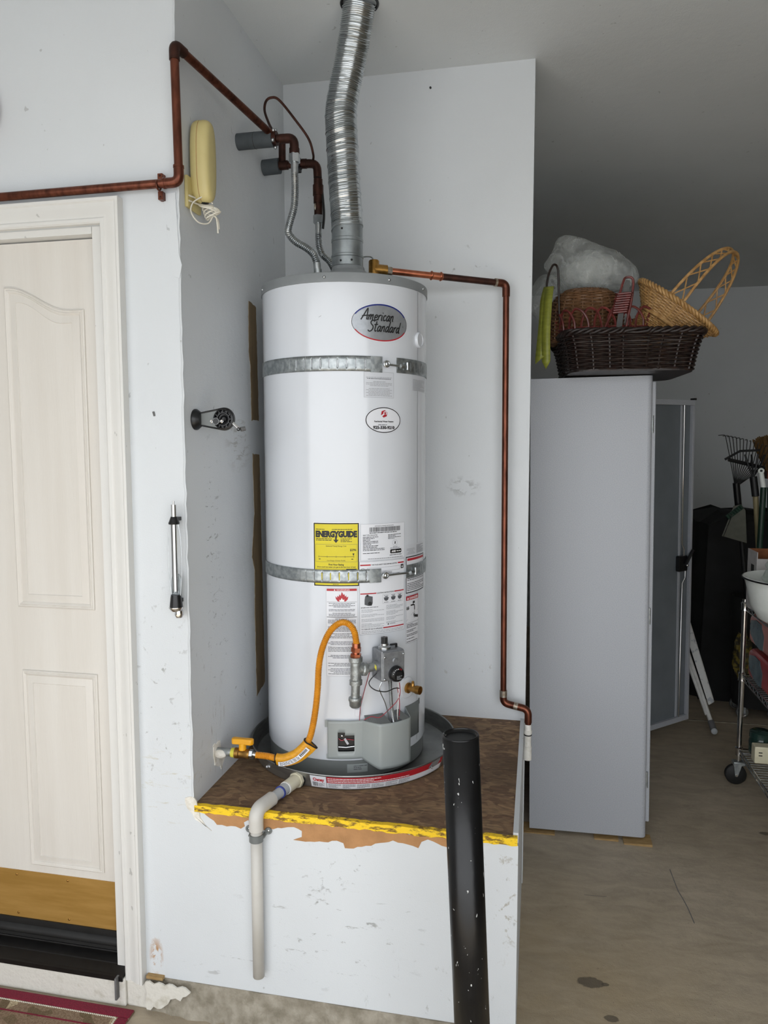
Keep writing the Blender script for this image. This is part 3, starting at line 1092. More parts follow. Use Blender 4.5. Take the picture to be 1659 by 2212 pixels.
def script(fl, ink, word, x, y, size, slant=0.22, w=0.0036, lift=0.0016, rise=0.0):
    for ch in word:
        adv, strokes = GL[ch]
        for st in strokes:
            q = catmull([(p[0], p[1], 0) for p in st], 5)
            fl.stroke(ink, [(x + (p.x + slant * p.y) * size, y + p.y * size) for p in q], w, lift)
        x += adv * size
        y += rise * adv * size
    return x


script(oval, 'ink_black', 'American', -0.066, 0.006, 0.0315)
script(oval, 'ink_black', 'Standard', -0.046, -0.026, 0.0315)
oval.ellipse('ink_black', 0.077, -0.006, 0.0022, 0.0022, 0.0016, inner=0.0006, n=12)
oval.build(e, {'label_silver': 'badge_face', 'ink_black': 'lettering', 'ink_navy': 'blue_arc', 'ink_red': 'red_arc'})

# --- installer sticker
st = Flat(onto(40.5, 1.759))
a, b = 0.0605, 0.0385
st.ellipse('label_white', 0, 0, a + 0.0015, b + 0.0015, 0.0006)
e = plabel(st.layers.pop('label_white').build('installer_sticker', 'label_white', wh, smooth=0, recalc=False), 'white oval sticker with black rim, red emblem and telephone number')
st.ellipse('ink_black', 0, 0, a, b, 0.001, inner=0.0026)
hexa = [(0.0115 * math.cos(math.radians(60 * k + 20)), 0.019 + 0.0115 * math.sin(math.radians(60 * k + 20))) for k in range(6)]
st.poly('ink_red', hexa, 0.001)
st.stroke('label_white', [(-0.013, 0.010), (-0.004, 0.016), (0.0005, 0.0195)], 0.0042, 0.0013)
st.ellipse('label_white', 0.003, 0.021, 0.0058, 0.0058, 0.0013, inner=0.0026, a0=-60, a1=240, n=20)
st.text('ink_black', 'Residential Water Heaters', 0, -0.006, 0.0062, bold=0.0002, width=0.066, lift=0.0012)
st.lines('ink_grey', -0.02, -0.016, 0.02, -0.0115, 1, 5, 0.4, 0.001)
st.text('ink_black', '925-330-9210', 0, -0.0265, 0.0125, bold=0.0006, width=0.074, lift=0.0012)
st.build(e, {'ink_red': 'emblem', 'ink_black': 'lettering', 'label_white': 'emblem_cutout', 'ink_grey': 'small_print'})

# --- two clear notices under the upper strap
e = sticker('notice', 26.6, 47.8, 1.826, 1.902, 'label_clear')
f = Flat(onto(37.2, 1.864))
f.frame('ink_lightgrey', -0.0495, -0.038, 0.0495, 0.038, 0.0006, 0.0009)
f.lines('ink_lightgrey', -0.043, -0.034, 0.043, 0.024, 14, 3, 0.36, 0.001, centre=True, gaps=(2, 7))
f.lines('ink_grey', -0.04, 0.016, 0.04, 0.020, 1, 4, 0.45, 0.001, centre=True)
f.build(e)
e = sticker('notice', 65.5, 88, 1.853, 1.902, 'label_clear')
f = Flat(onto(76.7, 1.877))
f.lines('ink_lightgrey', -0.048, -0.024, 0.048, 0.012, 9, 8, 0.45, 0.0009)
f.build(e)

# --- energy label
W, Hh = 0.139, 0.193
e = sticker('energy_label', -6.7, 23.0, 1.257, 1.450, 'label_yellow', 'yellow energy label with black frame and bold heading')
f = Flat(onto(8.15, 1.3535))
f.frame('ink_white', -W / 2 - 0.002, -Hh / 2 - 0.002, W / 2 + 0.002, Hh / 2 + 0.002, 0.003, 0.0007)
f.frame('ink_black', -W / 2, -Hh / 2, W / 2, Hh / 2, 0.0034, 0.0010)
f.text('ink_black', 'ENERGYGUIDE', 0.0, 0.0545, 0.0245, bold=0.0017, width=0.127, spacing=0.95, lift=0.001)
f.rect('ink_black', -0.0026, 0.044, 0.0026, 0.058, 0.001)
f.poly('ink_black', [(-0.0085, 0.046), (0, 0.036), (0.0085, 0.046)], 0.001)
f.lines('ink_black', -0.062, 0.0755, -0.035, 0.079, 1, 1, 0.5, 0.001)
f.lines('ink_black', -0.012, 0.0755, 0.064, 0.079, 1, 2, 0.5, 0.001)
f.lines('ink_black', -0.062, 0.042, -0.012, 0.051, 2, 3, 0.45, 0.001)
f.lines('ink_black', 0.014, 0.038, 0.048, 0.051, 3, 4, 0.42, 0.001)
f.frame('ink_grey', -0.064, -0.022, 0.064, 0.032, 0.0006, 0.001)
f.text('ink_black', 'Estimated Yearly Energy Cost', 0, 0.0245, 0.0062, width=0.062, lift=0.001)
f.text('ink_black', '$296', 0.0515, 0.0115, 0.0095, bold=0.0002, lift=0.001)
f.rect('ink_black', -0.054, -0.0065, 0.054, -0.0055, 0.001)
for x in (-0.054, -0.027, 0.0, 0.027, 0.054):
    f.rect('ink_black', x - 0.0004, -0.009, x + 0.0004, -0.003, 0.001, nx=1)
f.poly('ink_black', [(0.0495, 0.004), (0.0555, 0.004), (0.0525, -0.004)], 0.001)
f.lines('ink_black', -0.054, -0.0155, -0.046, -0.012, 1, 5, 0.6, 0.001)
f.lines('ink_black', 0.046, -0.0155, 0.054, -0.012, 1, 5, 0.6, 0.001)
f.text('ink_black', 'Cost Range of Similar Models', 0, -0.0195, 0.0052, width=0.056, lift=0.001)
f.text('ink_black', 'First Hour Rating', 0, -0.0325, 0.0078, bold=0.0002, width=0.046, lift=0.001)
f.text('ink_black', '(How much hot water you get in the first hour of use)', 0, -0.0395, 0.0056, bold=0.0001, width=0.118, lift=0.001)
f.rect('ink_black', 0.031, -0.056, 0.062, -0.043, 0.001)
f.frame('ink_black', -0.062, -0.056, 0.031, -0.043, 0.0006, 0.001)
f.lines('ink_black', -0.01, -0.092, 0.012, -0.089, 1, 6, 0.5, 0.001)
f.build(e, {'ink_black': 'lettering', 'ink_white': 'white_margin', 'ink_grey': 'box_rule'})

# --- rating plate
e = sticker('rating_plate', 24.1, 57.3, 1.334, 1.4455, 'label_white')
f = Flat(onto(40.7, 1.390))
f.frame('ink_lightgrey', -0.0775, -0.0555, 0.0775, 0.0555, 0.0005, 0.0009)
f.text('ink_black', 'AUTOMATIC STORAGE WATER HEATER', 0.0, 0.047, 0.0048, width=0.066, lift=0.001)
rng = random.Random(2)
x = -0.05
while x < 0.058:
    w = rng.choice((0.0006, 0.001, 0.0016))
    f.rect('ink_black', x, 0.031, x + w, 0.045, 0.001, nx=1)
    x += w + rng.choice((0.0006, 0.0009, 0.0012))
f.lines('ink_black', -0.05, 0.026, 0.045, 0.030, 1, 9, 0.5, 0.001)
f.text('ink_black', 'GAS TYPE: Natural Gas', -0.071, 0.020, 0.0048, align='LEFT', bold=0.0001, lift=0.001)
f.lines('ink_black', -0.071, -0.018, -0.022, 0.018, 8, 12, 0.42, 0.001, ragged=0.95)
f.lines('ink_black', -0.071, -0.036, 0.0, -0.018, 4, 13, 0.4, 0.001, gaps=(2,))
f.lines('ink_black', 0.012, 0.006, 0.062, 0.022, 4, 14, 0.4, 0.001)
f.ellipse('ink_lightgrey', 0.038, -0.006, 0.0095, 0.0095, 0.001, inner=0.0006, n=24)
f.poly('ink_black', [(0.036, -0.010), (0.040, -0.010), (0.041, -0.004), (0.038, 0.0)], 0.001)
f.lines('ink_grey', 0.02, -0.024, 0.058, -0.017, 2, 15, 0.4, 0.001, centre=True)
q = [(0.022, -0.039), (0.062, -0.039), (0.064, -0.0365), (0.064, -0.0285), (0.062, -0.026), (0.022, -0.026), (0.020, -0.0285), (0.020, -0.0365)]
f.poly('ink_black', q, 0.001)
f.text('ink_white', 'AHRI', 0.0325, -0.0355, 0.0085, bold=0.0003, shear=0.3, width=0.017, lift=0.0013)
f.lines('ink_white', 0.044, -0.035, 0.061, -0.030, 1, 16, 0.5, 0.0013)
f.lines('ink_grey', 0.018, -0.046, 0.066, -0.041, 1, 17, 0.4, 0.001)
f.lines('ink_grey', -0.055, -0.053, 0.07, -0.049, 1, 18, 0.35, 0.001)
f.build(e)

# --- lighting instructions (behind the lower strap)
e = sticker('instruction_label', 23.2, 57.2, 1.105, 1.3315, 'label_white', 'white lighting instruction label with red rules')
f = Flat(onto(40.2, 1.218))
f.frame('ink_grey', -0.0795, -0.113, 0.0795, 0.113, 0.0006, 0.0009)
f.rect('ink_red', -0.077, 0.100, -0.044, 0.104, 0.001)
f.rect('ink_red', 0.052, 0.100, 0.077, 0.104, 0.001)
f.text('ink_black', 'FOR YOUR SAFETY READ BEFORE LIGHTING', 0.004, 0.1, 0.0052, bold=0.00012, width=0.09, lift=0.001)
f.ellipse('ink_black', -0.069, 0.086, 0.0068, 0.0068, 0.001, inner=0.001, n=24)
f.rect('ink_black', -0.0715, 0.0825, -0.0665, 0.0895, 0.001)
f.frame('ink_grey', -0.055, 0.081, 0.06, 0.093, 0.0005, 0.001)
f.text('ink_black', '! WARNING', -0.042, 0.085, 0.005, lift=0.001)
f.rect('ink_black', 0.064, 0.083, 0.0755, 0.096, 0.001)
f.poly('ink_white', [(0.067, 0.086), (0.0725, 0.086), (0.0698, 0.094)], 0.0012)
f.lines('ink_grey', -0.074, 0.066, 0.06, 0.079, 4, 19, 0.38, 0.001)
f.rect('ink_red', -0.077, 0.012, -0.026, 0.0155, 0.001)
f.rect('ink_red', 0.038, 0.012, 0.077, 0.0155, 0.001)
f.text('ink_black', 'LIGHTING INSTRUCTIONS', 0.006, 0.0118, 0.0055, bold=0.00012, width=0.06, lift=0.001)
f.poly('ink_grey', [(-0.062, 0.006), (-0.055, 0.010), (-0.047, 0.006), (-0.038, 0.004), (-0.038, -0.016), (-0.041, -0.024), (-0.052, -0.024), (-0.064, -0.020), (-0.064, -0.006)], 0.001)
f.ellipse('ink_black', -0.047, -0.017, 0.006, 0.006, 0.0013, n=20)
f.rect('ink_black', -0.058, 0.004, -0.052, 0.011, 0.0013, nx=1)
for k in range(3):
    x = 0.008 + k * 0.026
    f.poly('ink_grey', [(x - 0.009, -0.002), (x + 0.009, -0.002), (x + 0.007, -0.010), (x + 0.002, -0.013), (x - 0.002, -0.013), (x - 0.007, -0.010)], 0.001)
    f.rect('ink_black', x - 0.005, -0.001, x + 0.005, 0.001, 0.0012, nx=1)
    f.lines('ink_grey', x - 0.008, 0.002, x + 0.008, 0.005, 1, 30 + k, 0.5, 0.001)
    f.lines('ink_grey', x - 0.008, -0.019, x + 0.008, -0.016, 1, 33 + k, 0.5, 0.001)
f.frame('ink_lightgrey', -0.005, -0.021, 0.072, 0.0075, 0.0005, 0.001)
f.text('ink_black', 'STOP!', -0.068, -0.031, 0.0055, bold=0.00015, lift=0.001)
f.lines('ink_grey', -0.06, -0.031, -0.02, -0.027, 1, 36, 0.4, 0.001)
f.lines('ink_lightgrey', -0.074, -0.092, 0.0, -0.034, 16, 37, 0.36, 0.001, gaps=(3, 7, 11))
f.lines('ink_lightgrey', 0.008, -0.085, 0.074, -0.026, 16, 38, 0.36, 0.001, gaps=(4, 9, 13))
f.poly('ink_black', [(0.012, -0.089), (0.018, -0.089), (0.015, -0.0835)], 0.001)
f.text('ink_black', 'WARNING', 0.031, -0.0885, 0.0045, lift=0.001)
f.text('ink_black', 'TO TURN OFF GAS TO APPLIANCE', -0.040, -0.0985, 0.0052, bold=0.00012, width=0.068, lift=0.001)
f.rect('ink_red', -0.003, -0.0985, 0.077, -0.095, 0.001)
f.lines('ink_lightgrey', -0.074, -0.110, 0.074, -0.101, 2, 39, 0.36, 0.001)
f.build(e)

# --- flame warning notice
e = sticker('fire_warning_label', 1.2, 22.1, 0.977, 1.252, 'label_white', 'white warning notice with red flame picture')
f = Flat(onto(11.65, 1.1145))
f.frame('ink_lightgrey', -0.0485, -0.137, 0.0485, 0.137, 0.0005, 0.0009)
f.rect('ink_red', -0.046, 0.128, 0.046, 0.135, 0.001)
f.text('ink_white', 'WARNING', 0.004, 0.1292, 0.006, width=0.04, lift=0.0013)
f.poly('ink_white', [(-0.024, 0.1292), (-0.019, 0.1292), (-0.0215, 0.1342)], 0.0013)
fl = [(-0.012, 0.096), (-0.018, 0.104), (-0.019, 0.112), (-0.014, 0.107), (-0.013, 0.114), (-0.009, 0.110), (-0.007, 0.118), (-0.003, 0.113), (0.0, 0.126), (0.005, 0.116), (0.008, 0.119), (0.010, 0.111),
      (0.014, 0.115), (0.014, 0.108), (0.020, 0.111), (0.018, 0.102), (0.012, 0.096)]
f.poly('ink_red', fl, 0.001)
f.poly('ink_white', [(-0.006, 0.096), (-0.008, 0.101), (-0.003, 0.1), (0.0, 0.107), (0.004, 0.1), (0.008, 0.103), (0.007, 0.096)], 0.0013)
f.rect('ink_grey', -0.046, 0.0935, 0.046, 0.0942, 0.001)
f.lines('ink_grey', -0.04, 0.050, 0.04, 0.092, 11, 51, 0.4, 0.001, centre=True, gaps=(4, 7))
f.rect('ink_black', -0.046, 0.0465, 0.046, 0.048, 0.001)
f.lines('ink_grey', -0.043, -0.132, 0.043, 0.044, 42, 52, 0.4, 0.001, centre=True, gaps=(4, 5, 10, 15, 16, 20, 25, 26, 30, 31, 32, 36))
f.build(e)

# --- right-hand warning and danger notices
e = sticker('scald_label', 58.7, 85, 1.2165, 1.334, 'label_white')
f = Flat(onto(71.85, 1.275))
f.frame('ink_black', -0.061, -0.0585, 0.061, 0.0585, 0.003, 0.0009)
f.rect('ink_red', -0.054, 0.045, 0.056, 0.0525, 0.001)
f.lines('ink_grey', -0.054, -0.052, 0.056, 0.008, 11, 61, 0.4, 0.001, gaps=(2, 5))
f.rect('ink_black', -0.054, -0.012, 0.056, -0.0105, 0.001)
f.build(e)
e = sticker('danger_label', 59, 74.3, 1.055, 1.208, 'label_white', 'white danger notice with tap and hand picture')
f = Flat(onto(66.65, 1.1315))
f.frame('ink_grey', -0.0355, -0.0765, 0.0355, 0.0765, 0.0006, 0.0009)
f.rect('ink_red', -0.035, 0.062, 0.035, 0.0755, 0.001)
f.text('ink_white', 'DANGER', 0.006, 0.0645, 0.0105, bold=0.0002, width=0.05, lift=0.0013)
f.poly('ink_white', [(-0.031, 0.0648), (-0.022, 0.0648), (-0.0265, 0.073)], 0.0013)
f.stroke('ink_black', [(-0.012, 0.044), (0.004, 0.044), (0.010, 0.042), (0.011, 0.034), (0.011, 0.026)], 0.0045, 0.001)
f.stroke('ink_black', [(0.0, 0.052), (0.012, 0.052)], 0.007, 0.001)
f.stroke('ink_black', [(0.004, 0.044), (0.004, 0.05)], 0.003, 0.001)
for x in (-0.030, -0.023):
    f.poly('ink_black', [(x, 0.030), (x + 0.004, 0.036), (x + 0.002, 0.036), (x + 0.002, 0.042), (x - 0.002, 0.042), (x - 0.002, 0.036), (x - 0.004, 0.036)], 0.001)
f.stroke('ink_lightgrey', [(-0.034, -0.004), (0.0, 0.018), (0.034, 0.024)], 0.0008, 0.001)
f.stroke('ink_lightgrey', [(0.01, 0.028), (0.012, 0.008)], 0.002, 0.001)
f.stroke('ink_black', [(0.034, 0.002), (0.016, 0.006)], 0.008, 0.001)
for dx, dy in ((-0.013, 0.010), (-0.015, 0.005), (-0.013, 0.0), (-0.008, -0.005)):
    f.stroke('ink_black', [(0.018, 0.006), (0.018 + dx, 0.006 + dy)], 0.0026, 0.001)
f.rect('ink_grey', -0.035, -0.012, 0.035, -0.0112, 0.001)
f.lines('ink_black', -0.032, -0.074, 0.032, -0.014, 13, 62, 0.4, 0.001, gaps=(3, 6, 9, 11))
f.build(e)
e = sticker('notice', 58.6, 84, 1.338, 1.372, 'label_clear')
f = Flat(onto(71.5, 1.355))
f.lines('ink_lightgrey', -0.055, -0.015, -0.01, 0.005, 5, 63, 0.4, 0.0009, centre=True)
f.lines('ink_grey', 0.0, -0.015, 0.055, 0.012, 7, 64, 0.4, 0.0009)
f.build(e)

# --- burner access cover (grey), with its window
def cover_r(th):
    if th < 24.5:
        return 0.276
    if th < 33:
        return 0.276 + (th - 24.5) / 8.5 * 0.048
    if th < 51:
        return 0.324 + 0.004 * math.sin(math.radians((th - 33) * 10))
    return 0.322 - (th - 51) * 0.0006


def cover_z0(th):
    if th < 24:
        return 0.718
    if th < 32:
        return 0.718 - (th - 24) / 8 * 0.022
    return 0.696


ths = [2.0 + 0.75 * i for i in range(69)]
ths = [t for t in ths if t <= 52.6]
zr = [0.0, 0.07, 0.20, 0.34, 0.48, 0.62, 0.70, 0.8, 0.93, 1.0]
m = MB()
nT = len(ths)
for zf in zr:
    for t in ths:
        z0_ = cover_z0(t)
        m.v.append(cp(t, z0_ + (0.839 - z0_) * zf, cover_r(t)))
for j in range(len(zr) - 1):
    for i in range(nT - 1):
        tm, zm = (ths[i] + ths[i + 1]) / 2, (zr[j] + zr[j + 1]) / 2
        if (8.6 < tm < 13.2 and 0.34 < zm < 0.70) or (13.2 <= tm < 19.6 and 0.34 < zm < 0.62) or (8.6 < tm < 19.6 and 0.20 < zm < 0.34):
            continue
        m.f.append((j * nT + i, j * nT + i + 1, (j + 1) * nT + i + 1, (j + 1) * nT + i))
cover = plabel(m.build('burner_cover', 'cover_grey', wh, smooth=35, solid=-0.0016), 'grey moulded burner access cover')
patch(7.8, 20.4, 0.738, 0.815, 0.0012).build('burner_window', 'black_plastic', cover, smooth=0)
MB().tube([cp(9, 0.755, 0.2725), cp(14, 0.754, 0.2735), cp(19.5, 0.756, 0.2725)], 0.0025, 8).build('burner_tube', 'steel_bright', cover)
MB().sphere(cp(11.3, 0.79, 0.271), 0.005, 10).build('sight_glass', 'chrome', cover)
MB().tube(catmull([cp(9, 0.782, 0.272), cp(11, 0.776, 0.273), cp(14, 0.78, 0.273), cp(19, 0.776, 0.272)], 6), 0.0012, 6).build('ignition_wire', 'wire_red', cover)
MB().tube([cp(13, 0.782, 0.273), cp(15.2, 0.764, 0.273)], 0.0035, 4).build('ignition_tag', 'label_white', cover)
patch(0.3, 2.4, 0.818, 0.839, 0.0085).build('cover_tab', 'cover_grey', cover, smooth=0, solid=0.0012)
patch(1.2, 2.8, 0.718, 0.732, 0.0085).build('cover_tab', 'cover_grey', cover, smooth=0, solid=0.0012)
# closed right side and top of the box
m = MB()
m.add([cp(52.4, 0.696, 0.321), cp(58, 0.705, 0.2685), cp(58, 0.852, 0.2685), cp(52.4, 0.839, 0.321)], [(0, 1, 2, 3)])
m.build('cover_side', 'cover_grey', cover, smooth=0, solid=0.0015)
m = MB()
tt = [26 + 1.0 * i for i in range(27)]
tt = [t for t in tt if not 39.5 < t < 45.5]
for seg in ([t for t in tt if t < 41], [t for t in tt if t > 44]):
    k = len(m.v)
    for t in seg:
        m.v += [cp(t, 0.8392, cover_r(t)), cp(t, 0.851, 0.2685)]
    for i in range(len(seg) - 1):
        m.f.append((k + 2 * i, k + 2 * i + 2, k + 2 * i + 3, k + 2 * i + 1))
m.build('cover_lid', 'cover_dark', cover, smooth=0)
patch(58.2, 75, 0.742, 0.852, 0.003).build('side_shield', 'cover_dark', wh, smooth=40, solid=0.002)
patch(75, 76.5, 0.838, 0.856, 0.003).build('shield_tab', 'cover_dark', wh, smooth=0, solid=0.002)
# small data plate on the base ring (its code square is left out)
e = sticker('data_plate', 14.5, 28.5, 0.668, 0.695, 'cover_grey', lift=0.001, R=0.2625)
f = Flat(onto(21.5, 0.6815, 0.2625))
f.lines('ink_grey', -0.012, -0.006, 0.03, 0.010, 3, 71, 0.4, 0.0014)
f.build(e)

# --- gas control valve
TH, RV = 39.5, 0.272
M = cframe(TH, 1.019, RV)
gv = plabel(MB().box((-0.039, -0.047, -0.004), (0.039, 0.047, 0.060), M).build('gas_valve', 'cast_grey', wh, smooth=0, bevel=0.004), 'cast grey gas control valve with black dial')
MB().box((-0.036, -0.044, 0.060), (0.037, 0.044, 0.066), M).build('front_plate', 'cast_grey', gv, smooth=0, bevel=0.002)
for x, y in ((-0.031, 0.030), (0.033, 0.034), (-0.031, -0.038), (0.033, -0.036)):
    MB().sphere(M @ Vector((x, y, 0.066)), 0.004, 8).build('screw', 'steel_bright', gv)
MB().lathe([(0.0, 0.071), (0.006, 0.071), (0.0065, 0.069), (0.009, 0.068), (0.009, 0.064)], M @ Matrix.Translation((0.004, 0.016, 0)), 20).build('plunger', 'cast_grey', gv)
D = M @ Matrix.Translation((0.006, -0.024, 0))
dial = plabel(MB().lathe([(0.0, 0.084), (0.019, 0.084), (0.0215, 0.082), (0.0245, 0.072), (0.0245, 0.066)], D, 36).build('dial', 'black_plastic', gv), 'round black temperature dial')
MB().lathe([(0.0, 0.0875), (0.012, 0.0875), (0.013, 0.084)], D, 28).build('dial_hub', 'black_plastic', dial)


def on_dial(x, y, lift):
    return D @ Vector((x, y, 0.0842 + lift))


f = Flat(on_dial)
for a in (165, 145, 125, 108):
    f.rect('ink_white', 0.018 * math.cos(math.radians(a)) - 0.001, 0.018 * math.sin(math.radians(a)) - 0.001, 0.018 * math.cos(math.radians(a)) + 0.001, 0.018 * math.sin(math.radians(a)) + 0.001, 0.0003, nx=1)
f.poly('ink_white', [(-0.002, 0.0165), (0.002, 0.0165), (0, 0.0205)], 0.0003)
for a in (72, 56):
    f.stroke('ink_red', [(0.016 * math.cos(math.radians(a)), 0.016 * math.sin(math.radians(a))), (0.0205 * math.cos(math.radians(a)), 0.0205 * math.sin(math.radians(a)))], 0.0016, 0.0003)
f.lines('ink_lightgrey', -0.007, -0.014, 0.012, -0.001, 4, 81, 0.4, 0.0036)
f.build(dial, {'ink_white': 'dial_marks', 'ink_red': 'hot_marks'})
K = M @ Matrix(((1, 0, 0, -0.014), (0, 0, 1, 0), (0, -1, 0, 0.032), (0, 0, 0, 1)))
MB().lathe([(0.019, 0.045), (0.019, 0.054), (0.012, 0.058), (0.012, 0.064), (0.0, 0.064)], K, 24).build('knob_collar', 'steel_bright', gv)
m = MB()
prof = []
for k in range(36):
    rr = 0.0105 if k % 6 < 3 else 0.0088
    prof.append((rr * math.cos(math.radians(k * 10)), rr * math.sin(math.radians(k * 10))))
m.prism(prof, 0.062, 0.083, K)
plabel(m.build('pilot_knob', 'black_plastic', gv, smooth=0), 'black pilot knob')
MB().box((0.008, 0.054, 0.026), (0.030, 0.058, 0.034), M).build('igniter_bracket', 'black_iron', gv, smooth=0)
MB().box((0.026, 0.046, 0.026), (0.030, 0.058, 0.034), M).build('igniter_bracket', 'black_iron', gv, smooth=0)
MB().cyl(M @ Vector((-0.048, -0.004, 0.03)), M @ Vector((-0.036, -0.004, 0.03)), 0.018, 24).build('inlet_boss', 'cast_grey', gv)
# burner feed tube, sensor lines and igniter wires down to the cover
corrugated([M @ Vector((0.006, -0.047, 0.03)), cp(41.2, 0.93, 0.300), cp(41.8, 0.88, 0.300), cp(43, 0.842, 0.300), cp(43.6, 0.825, 0.298)], 0.0065, 0.0012, 0.0032, 12).build('burner_feed_tube', 'steel_bright', wh)
for nm, mt, pts, r in (
        ('pilot_line', 'steel_bright', [M @ Vector((-0.026, -0.047, 0.045)), cp(33, 0.945, 0.315), cp(36.5, 0.90, 0.312), cp(39, 0.86, 0.305), cp(40, 0.832, 0.303)], 0.0016),
        ('sensor_loop', 'black_plastic', [M @ Vector((-0.039, -0.025, 0.03)), cp(27.5, 0.965, 0.302), cp(30, 0.945, 0.312), cp(36, 0.937, 0.322), cp(41, 0.944, 0.325), cp(46, 0.935, 0.31)], 0.0017),
        ('igniter_wire', 'wire_red', [cp(45.5, 0.955, 0.315), cp(47, 0.92, 0.308), cp(45, 0.895, 0.306), cp(40, 0.875, 0.306), cp(34, 0.853, 0.304), cp(29, 0.856, 0.298), cp(25.5, 0.842, 0.282)], 0.0013),
        ('igniter_wire', 'wire_white', [cp(45, 0.955, 0.312), cp(46, 0.90, 0.306), cp(45.6, 0.86, 0.304), cp(46, 0.832, 0.302)], 0.0014),
        ('igniter_wire', 'wire_red', [cp(44.6, 0.94, 0.310), cp(46.6, 0.90, 0.306), cp(47.2, 0.86, 0.303), cp(47, 0.832, 0.301)], 0.0013),
        ('igniter_wire', 'wire_red', [cp(30, 1.0, 0.276), cp(27, 0.95, 0.275), cp(25, 0.915, 0.275), cp(23.2, 0.875, 0.275), cp(22.6, 0.839, 0.276)], 0.0012)):
    MB().tube(catmull(pts, 8), r, 6).build(nm, mt, wh)
MB().box((-0.007, -0.011, 0), (0.007, 0.011, 0.001), cframe(22.5, 0.909, 0.270)).build('wire_tag', 'label_white', wh)
MB().box((-0.008, -0.010, 0), (0.008, 0.010, 0.003), cframe(21.5, 0.862, 0.269)).build('wire_clip', 'label_white', wh)
# --- drain valve
m = MB().lathe([(0.036, -0.004), (0.034, 0.004), (0.03, 0.006), (0.022, 0.005), (0.001, 0.004)], cframe(60, 0.912, TR), 32)
m.build('drain_escutcheon', 'tank_white', wh)
o_, d_ = cp(60, 0.912, TR), cdir(66)
dv = plabel(MB().lathe([(0.0, 0.0), (0.017, 0.0), (0.017, 0.010), (0.0105, 0.012), (0.0105, 0.026), (0.0115, 0.028), (0.0115, 0.036), (0.0135, 0.037), (0.0135, 0.052), (0.011, 0.052), (0.011, 0.040), (0.0, 0.040)],
                       Matrix.Translation(o_) @ d_.to_track_quat('Z', 'Y').to_matrix().to_4x4(), 28).build('drain_valve', 'brass', wh), 'brass drain valve')
MB().lathe([(0.0, 0.026), (0.003, 0.0255), (0.005, 0.022), (0.004, 0.019), (0.0055, 0.017), (0.0055, 0.005)], Matrix.Translation(o_ + d_ * 0.024), 16).build('drain_screw', 'brass', dv)


# ------------------------------------------------------------------ seismic straps
def strap(zc, hgt, gap0, gap1, slots, label, fold):
    root = thing('seismic_strap', label, 'strap', (TC.x, TC.y, zc - hgt / 2), 'galvanised straps round the tank')

    def band(t0, t1, sl):
        cuts = {t0, t1}
        for s_ in sl:
            cuts |= {s_ - 0.35, s_ + 0.35}
        t = t0
        while t < t1:
            cuts.add(t)
            t += 1.0
        cuts = sorted(cuts)
        zs = [zc - hgt / 2, zc - hgt * 0.26, zc + hgt * 0.26, zc + hgt / 2]
        mb = MB()
        n_ = len(cuts)
        for z in zs:
            for t in cuts:
                mb.v.append(cp(t, z, TR + 0.0012))
        for j in range(3):
            for i in range(n_ - 1):
                tm = (cuts[i] + cuts[i + 1]) / 2
                if j == 1 and any(abs(tm - s_) < 0.34 for s_ in sl):
                    continue
                mb.f.append((j * n_ + i, j * n_ + i + 1, (j + 1) * n_ + i + 1, (j + 1) * n_ + i))
        return mb
    band(-106, gap0, [s_ for s_ in slots if s_ < gap0]).build('strap_band', 'galvanised', root, smooth=40, solid=0.0014)
    band(gap1, 253.5, [s_ for s_ in slots if s_ > gap1]).build('strap_band', 'galvanised', root, smooth=40, solid=0.0014)
    for t in fold:
        patch(t, t + 0.35, zc - hgt / 2, zc + hgt / 2, 0.0028).build('strap_fold', 'cap_grey', root, smooth=0)
    # clamped ends
    patch(gap0 - 7.5, gap0 + 0.5, zc - hgt * 0.55, zc + hgt * 0.5, 0.003).build('strap_clamp', 'galvanised', root, smooth=0, solid=0.002)
    patch(gap1 - 1, gap1 + 7, zc - hgt * 0.5, zc + hgt * 0.5, 0.003).build('strap_clamp', 'galvanised', root, smooth=0, solid=0.002)
    b = MB().tube([cp(gap0 + 2, zc - 0.001, TR + 0.012), cp(gap1 + 5, zc - 0.003, TR + 0.012)], 0.0032, 10)
    b.build('tension_bolt', 'steel_bright', root)
    MB().torus(cp(gap0 + 2.2, zc, TR + 0.012), (0, 0, 1), 0.0001, 0.0095, 6, 10).build('bolt_eye', 'steel_bright', root)
    MB().torus(cp(gap0 + 2.2, zc, TR + 0.016), cdir(gap0), 0.0075, 0.0035, 20, 8).build('eye_washer', 'steel_bright', root)
    MB().hexnut(cp(gap1 + 0.5, zc - 0.003, TR + 0.012), cp(gap1 + 3, zc - 0.003, TR + 0.012), 0.007).build('nut', 'steel_bright', root, smooth=20)
    MB().tube([cp(gap1 + 7, zc - 0.012, TR + 0.010), cp(gap1 + 7, zc + 0.010, TR + 0.010)], 0.0048, 12).build('barrel', 'steel_bright', root)
    return root


strap(1.925, 0.045, 38.5, 51.0, [-29.3, -23.4, -17.7, -12.4, -6.8, -1.1, 4.6, 9.9, 15.7, 21.6, 27.6, 34.5] + [63 + 4.6 * k for k in range(8)],
      'slotted metal strap round the water heater, just below its oval badge', (-11.3,))
strap(1.287, 0.041, 37.5, 60.0, [-12.5, -6.6, -1.2, 4.5, 10.2, 16.2, 22.2, 28, 33.5] + [71 + 4.2 * k for k in range(7)],
      'slotted metal strap round the water heater, crossing the yellow energy label', (-17, -12.4))

